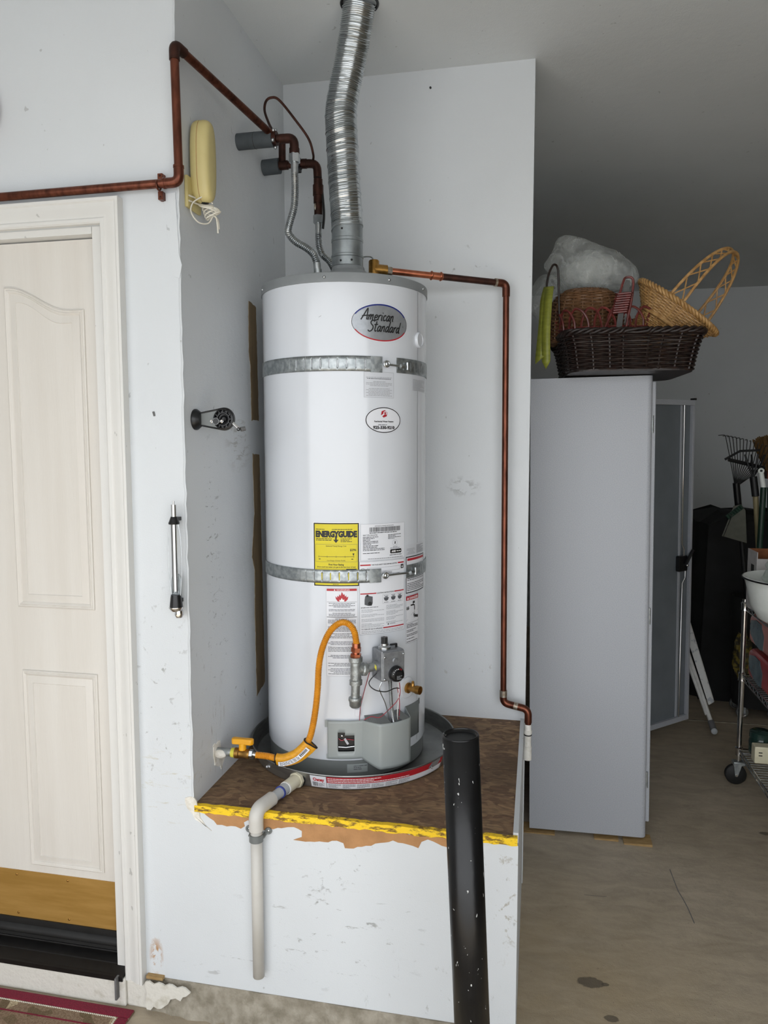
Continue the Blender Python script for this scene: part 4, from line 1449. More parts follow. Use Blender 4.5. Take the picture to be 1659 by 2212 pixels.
# ------------------------------------------------------------------ drain pan
PC = Vector((-0.607, 2.41))
pan = thing('drain_pan', 'round shallow aluminium drain pan under the water heater', 'drain pan', (PC.x, PC.y, ZP))
MB().lathe([(0.001, ZP + 0.003), (0.322, ZP + 0.003), (0.330, ZP + 0.006), (0.346, ZP + 0.050), (0.350, ZP + 0.052), (0.351, ZP + 0.050), (0.349, ZP + 0.046), (0.334, ZP + 0.002), (0.328, ZP), (0.001, ZP)],
           Matrix.Translation((PC.x, PC.y, 0)), 96).build('pan_shell', 'pan_aluminium', pan, smooth=25)
# paper label around the wall of the pan (wall slopes outwards)


def on_pan(th0, zc):
    def f(x, y, lift):
        z = zc + y
        R = 0.334 + (z - ZP - 0.002) / 0.044 * 0.015 + 0.0006 + lift
        return cp(th0 + math.degrees(x / 0.342), z, R, PC)
    return f


f = Flat(on_pan(30, ZP + 0.026))
Lh = 0.342 * math.radians(38.5)
f.rect('label_white', -Lh, -0.0205, Lh, 0.0205, 0.0002, nx=40)
e = plabel(f.layers.pop('label_white').build('pan_label', 'label_white', pan, smooth=0, recalc=False), 'long white and red label')
f.text('ink_red', 'Oatey', -Lh + 0.026, 0.002, 0.016, bold=0.0006, width=0.036, lift=0.0006)
rng = random.Random(4)
x = -Lh + 0.006
while x < -Lh + 0.022:
    w = rng.choice((0.0006, 0.0012))
    f.rect('ink_black', x, -0.017, x + w, -0.002, 0.0006, nx=1)
    x += w + 0.0009
f.lines('ink_grey', -Lh + 0.025, -0.017, -Lh + 0.045, -0.004, 4, 91, 0.4, 0.0006)
f.rect('ink_black', -Lh + 0.0505, -0.0205, -Lh + 0.0515, 0.0205, 0.0006, nx=1)
f.rect('ink_red', -Lh + 0.052, -0.0015, Lh, 0.0205, 0.0006, nx=36)
for k, w in enumerate((0.16, 0.215, 0.255)):
    f.lines('ink_white', -Lh + 0.055, 0.0125 - k * 0.0058, -Lh + 0.055 + w, 0.0165 - k * 0.0058, 1, 92 + k, 0.62, 0.0009)
for k in range(6):
    f.lines('ink_grey', -Lh + 0.056 + k * 0.044, -0.0185, -Lh + 0.095 + k * 0.044, -0.0035, 5, 96 + k, 0.4, 0.0006)
f.build(e, {'ink_red': 'red_print', 'ink_black': 'black_rule', 'ink_white': 'white_lettering', 'ink_grey': 'small_print'})
f = Flat(on_pan(61.5, ZP + 0.034))
f.poly('label_silver', [(-0.03, -0.005), (-0.018, 0.012), (0.02, 0.016), (0.028, 0.006), (0.018, -0.008), (-0.012, -0.010)], 0.0012)
f.build(pan, {'label_silver': 'foil_patch'})
MB().torus(cp(59, ZP + 0.028, 0.348, PC), cdir(59), 0.0035, 0.001, 14, 6).build('pan_rivet', 'steel_bright', pan)
for t, z in ((-40, 0.020), (-37.5, 0.026)):
    MB().sphere(cp(t, ZP + z, 0.342, PC), 0.0035, 8).build('pan_rivet', 'label_white', pan)
# drain fitting
FT = -16.0
fo, fd = cp(FT, ZP + 0.022, 0.342, PC), cdir(FT)
MB().lathe([(0.0, 0.0), (0.026, 0.0), (0.026, 0.003), (0.0, 0.003)], Matrix.Translation(fo) @ fd.to_track_quat('Z', 'Y').to_matrix().to_4x4(), 28).build('fitting_gasket', 'black_rubber', pan)
MB().tube([fo + fd * 0.003, fo + fd * 0.014], 0.0245, 8).build('fitting_nut', 'pvc_cream', pan, smooth=20)

# ------------------------------------------------------------------ pan drain pipe
fdz = Vector((fd.x * 0.93, fd.y, -0.02)).normalized()
p0 = fo + fd * 0.015
yp = YW - 0.022
k_ = (yp - p0.y) / fdz.y
p1 = p0 + fdz * k_
p1.z = p0.z - 0.004
dp = thing('pan_drain_pipe', 'light grey plastic drain pipe running from the pan down the platform front', 'pipe', (p1.x, p1.y, 0.168))
MB().tube([p0, p0.lerp(p1, 0.26)], 0.0195, 24).build('adapter', 'pvc_cream', dp)
MB().tube([p0.lerp(p1, 0.14), p0.lerp(p1, 0.40)], 0.0175, 24).build('coupling', 'pvc_fitting', dp)
for t in (0.262, 0.402):
    a_, b_ = p0.lerp(p1, t - 0.012), p0.lerp(p1, t + 0.012)
    MB().tube([a_, b_], 0.0198 if t < 0.3 else 0.0182, 24).build('primer_ring', 'pvc_white' if t < 0.3 else 'blue_primer', dp)
MB().tube([p0.lerp(p1, 0.39), p0.lerp(p1, 0.72)], 0.0150, 24).build('short_pipe', 'pvc_fitting', dp)
c_ = Vector((p1.x - 0.002, p1.y, p1.z))
MB().tube(bend([p0.lerp(p1, 0.62), c_, Vector((c_.x, c_.y, 0.605))], 0.045, 8), 0.0205, 24).build('elbow', 'pvc_grey', dp)
pipe = MB().tube([Vector((c_.x, c_.y, 0.62)), Vector((c_.x, c_.y, 0.168))], 0.0165, 28, cap=False)
pipe.build('down_pipe', 'pvc_grey', dp, solid=-0.002)
MB().torus((c_.x, c_.y, 0.584), (0, 0, 1), 0.0165, 0.004, 28, 8).build('strap_ring', 'pvc_fitting', dp)
cl = thing('pipe_clamp', 'grey two-hole pipe clamp holding the drain pipe to the platform front', 'clamp', (c_.x, YW, 0.575))
MB().lathe([(0.0172, 0.574), (0.0205, 0.574), (0.0205, 0.594), (0.0172, 0.594), (0.0172, 0.574)], Matrix.Translation((c_.x, c_.y, 0)), 30, math.pi, 2 * math.pi).build('clamp_band', 'cover_dark', cl)
for s_ in (-1, 1):
    MB().tube(bend([(c_.x + s_ * 0.0188, c_.y, 0.585), (c_.x + s_ * 0.02, YW - 0.006, 0.588), (c_.x + s_ * 0.03, YW - 0.003, 0.594)], 0.006), 0.006, 8, flat=0.6).build('clamp_arm', 'cover_dark', cl)
    MB().torus((c_.x + s_ * 0.029, YW - 0.004, 0.596), (0, 1, 0), 0.007, 0.0035, 18, 8).build('clamp_ear', 'cover_dark', cl)
    MB().sphere((c_.x + s_ * 0.029, YW - 0.004, 0.596), 0.005, 8, (1, 0.5, 1)).build('screw', 'steel_bright', cl)

# ------------------------------------------------------------------ vent duct
vent = thing('vent_duct', 'ribbed aluminium flexible vent duct rising from the tank into the ceiling', 'vent duct', (-0.618, 2.405, 2.262))
ctr = [(-0.620, 2.405, 2.386), (-0.623, 2.405, 2.45), (-0.629, 2.405, 2.53), (-0.634, 2.405, 2.63), (-0.638, 2.404, 2.71), (-0.637, 2.402, 2.76), (-0.626, 2.396, 2.81), (-0.602, 2.378, 2.885), (-0.575, 2.345, 2.96), (-0.556, 2.322, 3.028)]
q = resample(catmull(ctr, 16), 0.0014)
rad = []
rng = random.Random(9)
seam = 0.0
for i in range(len(q)):
    ph = i % 4
    rad.append(0.0492 + (0.0018 if ph < 2 else -0.0012) + (0.0014 if (i // 4) % 9 == 0 and ph < 2 else 0) + rng.uniform(-0.0002, 0.0002))
# ribs lean a little: shear every ring about its centre so that they read as a helix
mb = MB().tube(q, 0.05, 48, radii=rad, cap=False)
for i in range(len(q)):
    for k in range(48):
        v = mb.v[i * 48 + k]
        d_ = v - q[i]
        v.z += d_.x * 0.10 + 0.002 * math.sin(k * 0.39 + i * 0.01)
mb.build('flexible_duct', 'duct_aluminium', vent, smooth=60)
MB().lathe([(0.0495, 2.262), (0.051, 2.264), (0.051, 2.290), (0.0525, 2.292), (0.0525, 2.298), (0.0505, 2.300), (0.0505, 2.340), (0.052, 2.342), (0.052, 2.350), (0.0505, 2.352), (0.0505, 2.402), (0.049, 2.402)],
           Matrix.Translation((-0.620, 2.405, 0)), 48).build('duct_collar', 'collar_steel', vent, smooth=30)
for a, z in ((-95, 2.375), (-100, 2.275), (-60, 2.277)):
    MB().sphere((-0.62 + 0.051 * math.cos(math.radians(a)), 2.405 + 0.051 * math.sin(math.radians(a)), z), 0.0035, 8).build('screw', 'black_iron', vent)
MB().torus((-0.556, 2.322, 3.027), (0, 0, 1), 0.056, 0.004, 32, 8).build('ceiling_ring', 'black_iron', vent)

# ------------------------------------------------------------------ copper line on the door wall and round the corner
cu = thing('copper_water_line', 'aged copper pipe along the door wall, up the corner and back along the niche', 'pipe', (-0.942, 1.87, 2.36))
PR = 0.0115
VT = Vector((-0.945, 1.872, 2.725))
VB = Vector((-0.941, 1.872, 2.377))
DE = Vector((-0.846, 2.305, 2.668))
MB().tube([(-1.95, 1.872, 2.373), VB + Vector((-0.028, 0, 0))], PR, 20).build('horizontal_pipe', 'copper_aged', cu)
MB().tube(bend([VB + Vector((-0.04, 0, 0)), VB, VB + Vector((0, 0, 0.04))], 0.026), 0.0135, 20).build('elbow', 'copper_aged', cu)
for a, b in ((VB + Vector((-0.044, 0, 0)), VB + Vector((-0.038, 0, 0))), (VB + Vector((0, 0, 0.036)), VB + Vector((0, 0, 0.042)))):
    MB().tube([a, b], 0.0145, 20).build('solder_ring', 'copper_aged', cu)
MB().tube([VB + Vector((0, 0, 0.03)), VT + Vector((0, 0, -0.03))], PR, 20).build('riser_pipe', 'copper_aged', cu)
dd = (DE - VT).normalized()
MB().tube(bend([VT + Vector((0, 0, -0.04)), VT, VT + dd * 0.04], 0.026), 0.0138, 20).build('elbow', 'copper_dark', cu)
MB().tube([VT + dd * 0.03, DE], PR, 20).build('return_pipe', 'copper_aged', cu)
hang = thing('pipe_strap', 'small copper strap fixing the pipe to the wall above the door', 'clamp', (-1.0, YW, 2.34))
MB().torus((-1.0, 1.872, 2.373), (1, 0, 0), 0.0125, 0.0025, 24, 8).build('strap_ring', 'copper_aged', hang)
for s_ in (-1, 1):
    MB().box((-1.007, 1.88, 2.373 + s_ * 0.023 - 0.011), (-0.993, YW, 2.373 + s_ * 0.023 + 0.011)).build('strap_tab', 'copper_aged', hang, bevel=0.001)
    MB().sphere((-1.0, 1.88, 2.373 + s_ * 0.028), 0.003, 8, (1, 0.6, 1)).build('screw', 'copper_dark', hang)

# ------------------------------------------------------------------ hot and cold stubs coming out of the niche wall
YA, YB_ = 2.32, 2.545
h1 = thing('hot_water_stub', 'dark copper elbow and foam-wrapped pipe leaving the niche wall, the longer one', 'pipe', (XL, YA, 2.652))
MB().cyl((XL, YA, 2.653), (-0.838, YA - 0.002, 2.653), 0.025, 28).build('foam_sleeve', 'pipe_foam', h1)
MB().cyl((-0.9, YA - 0.0005, 2.653), (-0.8985, YA - 0.0005, 2.653), 0.0255, 28).build('sleeve_joint', 'black_rubber', h1)
MB().cyl((-0.84, YA, 2.654), (-0.795, YA, 2.652), 0.0125, 20).build('stub_pipe', 'copper_dark', h1)
E1 = Vector((-0.769, YA, 2.650))
MB().tube(bend([(-0.815, YA, 2.651), E1, (-0.769, YA, 2.605)], 0.03), 0.0145, 20).build('elbow', 'copper_dark', h1)
MB().cyl((-0.769, YA, 2.618), (-0.769, YA, 2.60), 0.0165, 20).build('solder_ring', 'copper_dark', h1)
gc = plabel(MB().cyl((-0.842, YA, 2.654), (-0.826, YA, 2.654), 0.022, 18).build('ground_clamp', 'copper_dark', h1), 'dark ground clamp with bright screws')
for y, z in ((-0.018, 0.018), (-0.024, -0.014), (0.004, 0.026), (0.0, -0.028)):
    MB().sphere((-0.832, YA + y, 2.654 + z), 0.006, 10).build('clamp_screw', 'steel_bright', gc)
h2 = thing('cold_water_stub', 'dark copper tee, elbow and foam-wrapped pipe leaving the niche wall, the shorter one', 'pipe', (XL, YB_, 2.652))
MB().cyl((XL, YB_, 2.653), (-0.898, YB_, 2.655), 0.026, 28).build('foam_sleeve', 'pipe_foam', h2)
MB().cyl((-0.899, YB_, 2.656), (-0.80, YB_, 2.656), 0.0125, 20).build('stub_pipe', 'copper_dark', h2)
MB().cyl((-0.905, YB_, 2.656), (-0.868, YB_, 2.656), 0.0155, 20).build('tee', 'copper_dark', h2)
MB().cyl((-0.888, YB_, 2.656), (-0.888, YB_, 2.73), 0.0125, 18).build('tee_branch', 'copper_dark', h2)
MB().tube(bend([(-0.812, YB_, 2.656), (-0.762, YB_, 2.652), (-0.760, YB_, 2.605)], 0.03), 0.0145, 20).build('elbow', 'copper_dark', h2)
MB().cyl((-0.816, YB_, 2.656), (-0.800, YB_, 2.655), 0.0165, 18).build('solder_ring', 'copper_dark', h2)
g2 = MB().torus((-0.825, YB_, 2.656), (1, 0, 0), 0.017, 0.005, 20, 8).build('ground_clamp', 'black_iron', h2)
MB().box((-0.829, YB_ - 0.022, 2.672), (-0.821, YB_ - 0.012, 2.700)).build('clamp_ear', 'black_iron', g2)
MB().cyl((-0.835, YB_ - 0.018, 2.628), (-0.815, YB_ - 0.018, 2.628), 0.009, 12).build('clamp_screw', 'black_iron', g2)
# taped dielectric fitting
for z0_, z1_, r_ in ((2.60, 2.575, 0.0155), (2.58, 2.545, 0.0185), (2.545, 2.52, 0.0165), (2.52, 2.475, 0.0145)):
    MB().cyl((-0.759, YB_, z0_), (-0.759, YB_, z1_), r_, 18).build('taped_fitting', 'copper_dark', h2)
MB().tube(catmull([(-0.744, YB_ - 0.002, 2.56), (-0.739, YB_ - 0.004, 2.51), (-0.738, YB_ - 0.004, 2.47), (-0.742, YB_ - 0.004, 2.432)], 5), 0.006, 8, flat=0.5).build('loose_tape', 'black_iron', h2)
MB().sphere((-0.766, YB_ - 0.014, 2.505), 0.008, 8, (0.5, 0.5, 1.5)).build('solder_blob', 'solder', h2)
gw = MB().tube(catmull([(-0.838, YA - 0.012, 2.676), (-0.862, YA + 0.02, 2.715), (-0.885, YA + 0.05, 2.765), (-0.885, YA + 0.065, 2.80), (-0.868, YA + 0.07, 2.812), (-0.845, YA + 0.08, 2.806), (-0.81, YA + 0.13, 2.765), (-0.775, YA + 0.17, 2.715), (-0.768, YB_ - 0.025, 2.675), (-0.775, YB_ - 0.004, 2.664)], 8), 0.0042, 8)
tag(gw.build('ground_wire', 'copper_dark'), 'dark bare ground wire looping between the two pipe clamps', 'wire')


def connector(label, pts, top, group='water connectors'):
    r = thing('flexible_connector', label, 'connector', pts[-1], group)
    a = Vector(pts[0])
    MB().hexnut(Vector((a.x, a.y, top)), Vector((a.x, a.y, top - 0.026)), 0.0185).build('nut', 'steel_bright', r, smooth=20)
    MB().cyl((a.x, a.y, top - 0.024), (a.x, a.y, top - 0.062), 0.0115, 18).build('ferrule', 'steel_bright', r)
    corrugated([(a.x, a.y, top - 0.06)] + pts[1:-1], 0.0122, 0.0024, 0.0060, 16).build('corrugated_hose', 'steel_bright', r, smooth=70)
    b = Vector(pts[-2])
    MB().cyl(b, pts[-1], 0.0115, 18).build('ferrule', 'steel_bright', r)
    return r


connector('corrugated steel water connector hanging from the longer foam-wrapped pipe',
          [(-0.769, YA, 2.6), (-0.768, YA, 2.50), (-0.772, YA, 2.44), (-0.790, YA + 0.002, 2.385), (-0.793, YA + 0.002, 2.362), (-0.772, YA + 0.004, 2.335), (-0.735, YA + 0.006, 2.312), (-0.712, YA + 0.008, 2.292), (-0.701, YA + 0.01, 2.265), (-0.698, YA + 0.01, 2.222)], 2.601)
connector('corrugated steel water connector hanging from the taped fitting beside the duct',
          [(-0.759, YB_, 2.475), (-0.759, YB_, 2.40), (-0.757, YB_, 2.375), (-0.745, YB_ - 0.002, 2.345), (-0.718, YB_ - 0.006, 2.320), (-0.698, YB_ - 0.012, 2.285), (-0.690, YB_ - 0.015, 2.222)], 2.478)

# ------------------------------------------------------------------ relief valve and its discharge pipe
S0 = Vector((-0.552, 2.50, 2.276))
E0 = Vector((-0.119, 2.712, 2.254))
tp = thing('relief_discharge_pipe', 'copper discharge pipe with brass relief valve running down the back wall', 'pipe', (-0.108, 2.712, 0.74))
rv = plabel(MB().lathe([(0.014, 2.19), (0.014, 2.225), (0.021, 2.228), (0.021, 2.262), (0.018, 2.264), (0.018, 2.302), (0.015, 2.306), (0.0, 2.307)], Matrix.Translation((S0.x, S0.y, 0)), 24).build('relief_valve', 'brass', tp), 'brass relief valve body')
MB().tube(catmull([(S0.x, S0.y, 2.307), (S0.x - 0.012, S0.y, 2.318), (S0.x - 0.035, S0.y - 0.01, 2.316), (S0.x - 0.045, S0.y - 0.012, 2.305)], 6), 0.004, 8, flat=0.6).build('test_lever', 'galvanised', rv)
d0 = (E0 - S0).normalized()
MB().tube([S0, S0 + d0 * 0.045], 0.0185, 20).build('valve_outlet', 'brass', rv)
MB().tube([S0 + d0 * 0.04, S0 + d0 * 0.062], 0.0145, 8).build('adapter', 'solder', tp, smooth=20)
mid = S0.lerp(E0, 0.46)
MB().tube([S0 + d0 * 0.05, mid], 0.0112, 20).build('new_pipe', 'copper_new', tp)
cpl = MB().tube([mid - d0 * 0.022, mid + d0 * 0.022], 0.0128, 20).build('press_coupling', 'copper_new', tp)
for t in (-0.018, 0.016):
    MB().torus(mid + d0 * t, d0, 0.0128, 0.0032, 24, 8).build('coupling_bead', 'copper_new', cpl)
MB().tube([mid, E0 - d0 * 0.02], 0.0115, 20).build('old_pipe', 'copper_dark', tp)
F0 = Vector((-0.110, 2.712, 0.728))
MB().tube(bend([E0 - d0 * 0.04, E0, E0 + Vector((0, 0, -0.045))], 0.03), 0.0138, 20).build('elbow', 'copper_aged', tp)
MB().tube([E0 - d0 * 0.044, E0 - d0 * 0.036], 0.0146, 20).build('solder_ring', 'solder', tp)
MB().tube([E0 + Vector((0, 0, -0.03)), F0 + Vector((0, 0, 0.03))], 0.0112, 20).build('drop_pipe', 'copper_aged', tp)
G0 = Vector((-0.018, 2.705, 0.712))
MB().tube(bend([F0 + Vector((0, 0, 0.042)), F0, F0.lerp(G0, 0.5)], 0.03), 0.0135, 20).build('elbow', 'copper_aged', tp)
for a, b in ((F0 + Vector((0, 0, 0.024)), F0 + Vector((0, 0, 0.048))), (F0.lerp(G0, 0.42), F0.lerp(G0, 0.58))):
    MB().tube([a, b], 0.0138, 20).build('solder_ring', 'solder', tp)
MB().tube(bend([F0.lerp(G0, 0.5), G0, G0 + Vector((0, 0, -0.05))], 0.03), 0.0135, 20).build('elbow', 'copper_aged', tp)
MB().tube([G0 + Vector((0, 0, -0.035)), G0 + Vector((0, 0, -0.068))], 0.0115, 18).build('pipe_end', 'copper_aged', tp)
pe = plabel(MB().tube([G0 + Vector((0, 0, -0.056)), G0 + Vector((0, 0, -0.19))], 0.0125, 18).build('white_tail', 'pvc_white', tp), 'white painted plastic tail of the pipe')
for z, h_, r_ in ((-0.085, 0.012, 0.0145), (-0.165, 0.05, 0.0148)):
    MB().tube([G0 + Vector((0, 0, z + h_ / 2)), G0 + Vector((0, 0, z - h_ / 2))], r_, 18).build('tail_collar', 'pvc_white', pe)
MB().torus(G0 + Vector((0, 0, -0.096)), (0, 0, 1), 0.0125, 0.0022, 20, 6).build('tail_gap', 'black_rubber', pe)

# ------------------------------------------------------------------ gas supply
YG = 2.062
ZG = 0.741
gs = thing('gas_shutoff_valve', 'brass gas shutoff valve with yellow handle by the niche wall', 'valve', (XL, YG, ZG - 0.015))
MB().cyl((XL - 0.01, YG, ZG), (-0.898, YG, ZG), 0.0125, 20).build('supply_stub', 'malleable_iron', gs)
MB().cyl((-0.908, YG, ZG), (-0.896, YG, ZG), 0.0145, 20).build('thread_tape', 'tape_yellow', gs)
MB().sphere((-0.942, YG - 0.008, ZG - 0.004), 0.017, 10, (1.2, 0.6, 0.8)).build('plaster_blob', 'plaster', gs)
MB().lathe([(0.0, 0.0), (0.0165, 0.0), (0.0165, 0.012), (0.0135, 0.015), (0.0135, 0.034), (0.0155, 0.037), (0.0155, 0.048), (0.0, 0.048)], Matrix.Translation((-0.896, YG, ZG)) @ Vector((1, 0, 0)).to_track_quat('Z', 'Y').to_matrix().to_4x4(), 20).build('valve_body', 'brass', gs)
hd = plabel(MB().cyl((-0.872, YG, ZG + 0.012), (-0.872, YG, ZG + 0.034), 0.0115, 16).build('handle', 'handle_yellow', gs), 'yellow plastic handle')
m = MB()
m.prism([(-0.034, -0.004), (-0.030, -0.011), (0, -0.0095), (0.030, -0.011), (0.036, -0.003), (0.036, 0.004), (0.030, 0.010), (0, 0.0085), (-0.030, 0.010), (-0.034, 0.004)], 0.030, 0.048, Matrix.Translation((-0.872, YG, ZG)))
m.build('handle_wing', 'handle_yellow', hd, smooth=20, bevel=0.003)
MB().tube([(-0.848, YG, ZG), (-0.838, YG, ZG)], 0.0145, 6).build('flare_nut', 'steel_bright', gs, smooth=20)
MB().cyl((-0.838, YG, ZG), (-0.826, YG, ZG - 0.001), 0.0075, 14).build('flare_neck', 'steel_bright', gs)
TEE = Vector((-0.522, 2.098, 1.028))
gf = thing('gas_connector', 'orange-yellow coated flexible gas hose arching up in front of the tank', 'hose', (-0.75, 2.05, 0.72))
hose = [(-0.828, YG, ZG - 0.001), (-0.79, YG, ZG - 0.002), (-0.755, YG - 0.004, ZG - 0.004), (-0.715, YG - 0.006, 0.745), (-0.682, YG - 0.004, 0.768), (-0.660, YG, 0.80), (-0.648, YG + 0.002, 0.84), (-0.638, YG + 0.004, 0.90), (-0.632, YG + 0.006, 0.96), (-0.628, YG + 0.008, 1.03),
        (-0.617, YG + 0.012, 1.085), (-0.596, YG + 0.018, 1.132), (-0.568, YG + 0.024, 1.157), (-0.543, YG + 0.030, 1.155), (-0.526, YG + 0.034, 1.132), (-0.520, 2.097, 1.10), (-0.520, 2.098, 1.086)]
corrugated(hose, 0.0104, 0.0021, 0.0050, 14).build('coated_hose', 'gas_yellow', gf, smooth=70)
sl = [(-0.762, YG - 0.004, ZG - 0.003), (-0.735, YG - 0.006, 0.740), (-0.700, YG - 0.006, 0.756), (-0.672, YG - 0.004, 0.782), (-0.661, YG - 0.002, 0.797)]
q = catmull(sl, 6)
m = MB()
vs, fs = [], []
nn = 14
for i, p in enumerate(q):
    t = (q[min(i + 1, len(q) - 1)] - q[max(i - 1, 0)]).normalized()
    nrm = Vector((-t.z, 0, t.x))
    k = i / (len(q) - 1)
    up, lo_ = 0.0135, 0.021 + 0.013 * k
    for a in range(nn):
        an = 2 * math.pi * a / nn
        s_, c_2 = math.sin(an), math.cos(an)
        vs.append(p + nrm * (up * s_ if s_ > 0 else lo_ * s_) + Vector((0, 1, 0)) * c_2 * (0.0135 if s_ > -0.3 else 0.009))
for i in range(len(q) - 1):
    for a in range(nn):
        fs.append((i * nn + a, i * nn + (a + 1) % nn, (i + 1) * nn + (a + 1) % nn, (i + 1) * nn + a))
slv = plabel(m.add(vs, fs).build('warning_sleeve', 'sleeve_yellow', gf, smooth=50, solid=0.0005), 'yellow paper warning sleeve with black edges')
for i in (0, -1):
    ring = [v.copy() for v in vs[(0 if i == 0 else len(q) - 1) * nn:][:nn]]
    MB().tube(ring, 0.0022, 6, closed=True).build('sleeve_edge', 'ink_black', slv)
i0, i1 = 3, len(q) - 5
lab = MB()
P0 = []
for i in range(i0, i1 + 1):
    t = (q[i + 1] - q[i - 1]).normalized()
    nrm = Vector((-t.z, 0, t.x))
    P0 += [q[i] - nrm * 0.019 + Vector((0, -0.0128, 0)), q[i] - nrm * 0.005 + Vector((0, -0.0148, 0))]
lab.add(P0, [(2 * k, 2 * k + 2, 2 * k + 3, 2 * k + 1) for k in range(i1 - i0)])
sp = lab.build('sleeve_label', 'label_white', slv, smooth=0, recalc=False)


def on_sleeve(x, y, lift):
    k = x * (i1 - i0)
    a = min(int(k), i1 - i0 - 1)
    b0 = P0[2 * a].lerp(P0[2 * a + 2], k - a)
    b1 = P0[2 * a + 1].lerp(P0[2 * a + 3], k - a)
    return b0.lerp(b1, y) + Vector((0, -lift, 0))


f = Flat(on_sleeve)
for r_ in range(4):
    x = 0.05
    rng = random.Random(r_)
    while x < 0.6:
        w = rng.uniform(0.04, 0.1)
        f.rect('ink_grey', x, 0.15 + r_ * 0.2, min(x + w, 0.62), 0.25 + r_ * 0.2, 0.0006, nx=1)
        x += w + 0.03
for k in range(7):
    f.rect('ink_black', 0.66 + k * 0.042, 0.3, 0.685 + k * 0.042, 0.9, 0.0006, nx=1)
f.build(sp)
MB().tube([(-0.520, 2.098, 1.096), (-0.520, 2.098, 1.078)], 0.0128, 16).build('hose_collar', 'copper_new', gf)
MB().tube([(-0.520, 2.098, 1.083), (-0.521, 2.098, 1.070)], 0.0155, 6).build('flare_nut', 'copper_new', gf, smooth=20)
MB().tube([(-0.521, 2.098, 1.072), (-0.521, 2.098, 1.060)], 0.0100, 14).build('adapter_neck', 'copper_new', gf)
MB().tube([(-0.521, 2.098, 1.064), (-0.522, 2.098, 1.050)], 0.0165, 6).build('adapter_nut', 'copper_new', gf, smooth=20)
tee = thing('gas_tee', 'grey malleable iron gas tee with a capped drip leg', 'pipe fitting', (TEE.x, TEE.y, 0.905))
MB().lathe([(0.0, 0.052), (0.0205, 0.052), (0.0205, 0.038), (0.0165, 0.035), (0.0165, -0.016), (0.0195, -0.019), (0.0195, -0.032), (0.0, -0.032)], Matrix.Translation(TEE + Vector((0, 0, -0.026))), 24).build('tee_body', 'malleable_iron', tee)
inb = M @ Vector((-0.048, -0.004, 0.03))
inb = cframe(TH, 1.019, RV) @ Vector((-0.046, -0.004, 0.03))
dI = (inb - TEE)
MB().lathe([(0.0, 0.0), (0.0165, 0.0), (0.0165, 0.020), (0.0205, 0.023), (0.0205, 0.034), (0.0, 0.034)], Matrix.Translation(TEE + Vector((0, 0, -0.010))) @ dI.to_track_quat('Z', 'Y').to_matrix().to_4x4(), 24).build('tee_branch', 'malleable_iron', tee)
MB().tube([TEE + dI.normalized() * 0.03 + Vector((0, 0, -0.010)), inb], 0.0135, 20).build('nipple', 'malleable_iron', tee)
MB().tube([TEE + Vector((0, 0, -0.05)), TEE + Vector((-0.002, 0, -0.102))], 0.0135, 20).build('drip_leg', 'malleable_iron', tee)
MB().lathe([(0.0, 0.012), (0.0195, 0.012), (0.0205, 0.009), (0.0205, 0.003), (0.0185, 0.0), (0.0175, -0.014), (0.013, -0.019), (0.0, -0.020)], Matrix.Translation(TEE + Vector((-0.002, 0, -0.110))), 24).build('cap', 'malleable_iron', tee)
MB().tube([TEE + dI.normalized() * (dI.length - 0.006) + Vector((0, 0, -0.005)), inb], 0.0148, 18).build('thread_tape', 'tape_yellow', tee)

# ------------------------------------------------------------------ bollard
bt, bb = Vector((-0.160, 1.62, 1.03)), Vector((-0.112, 1.62, 0.0))
bax = (bt - bb).normalized()
bo = thing('bollard', 'black painted steel bollard post in front of the platform', 'bollard', bb)
MB().tube([bb, bt], 0.0415, 48, cap=False).build('post', 'bollard_paint', bo, solid=-0.005)
MB().tube([bb + Vector((0, 0, 0.002)), bt - bax * 0.006], 0.0372, 40).build('concrete_fill', 'black_iron', bo)
MB().torus(bt, bax, 0.0393, 0.0024, 48, 8).build('rim', 'bollard_paint', bo)

# ------------------------------------------------------------------ yellowed wall telephone-like unit with wrapped cord
ph = thing('wall_unit', 'yellowed beige oval plastic unit with a wrapped white cord on the niche wall', 'telephone', (XL, 1.99, 2.33))
MB().box((XL, 1.935, 2.335), (XL + 0.010, 2.02, 2.42)).build('wall_plate', 'yellowed_plastic', ph, bevel=0.003)


def oval_shell(xa, xb, prof, hy, hz, cy, cz, n=48, p=2.6):
    """stack of super-ellipse rings growing along x"""
    vs, fs = [], []
    for k, s_ in prof:
        x = xa + (xb - xa) * k
        for i in range(n):
            a = 2 * math.pi * i / n
            c_, s2 = math.cos(a), math.sin(a)
            vs.append((x, cy + hy * s_ * math.copysign(abs(c_) ** (2 / p), c_), cz + (hz - (1 - s_) * hy) * math.copysign(abs(s2) ** (2 / p), s2)))
    for j in range(len(prof) - 1):
        for i in range(n):
            fs.append((j * n + i, j * n + (i + 1) % n, (j + 1) * n + (i + 1) % n, (j + 1) * n + i))
    fs += [tuple(range(n)), tuple((len(prof) - 1) * n + i for i in range(n))]
    return MB().add(vs, fs)


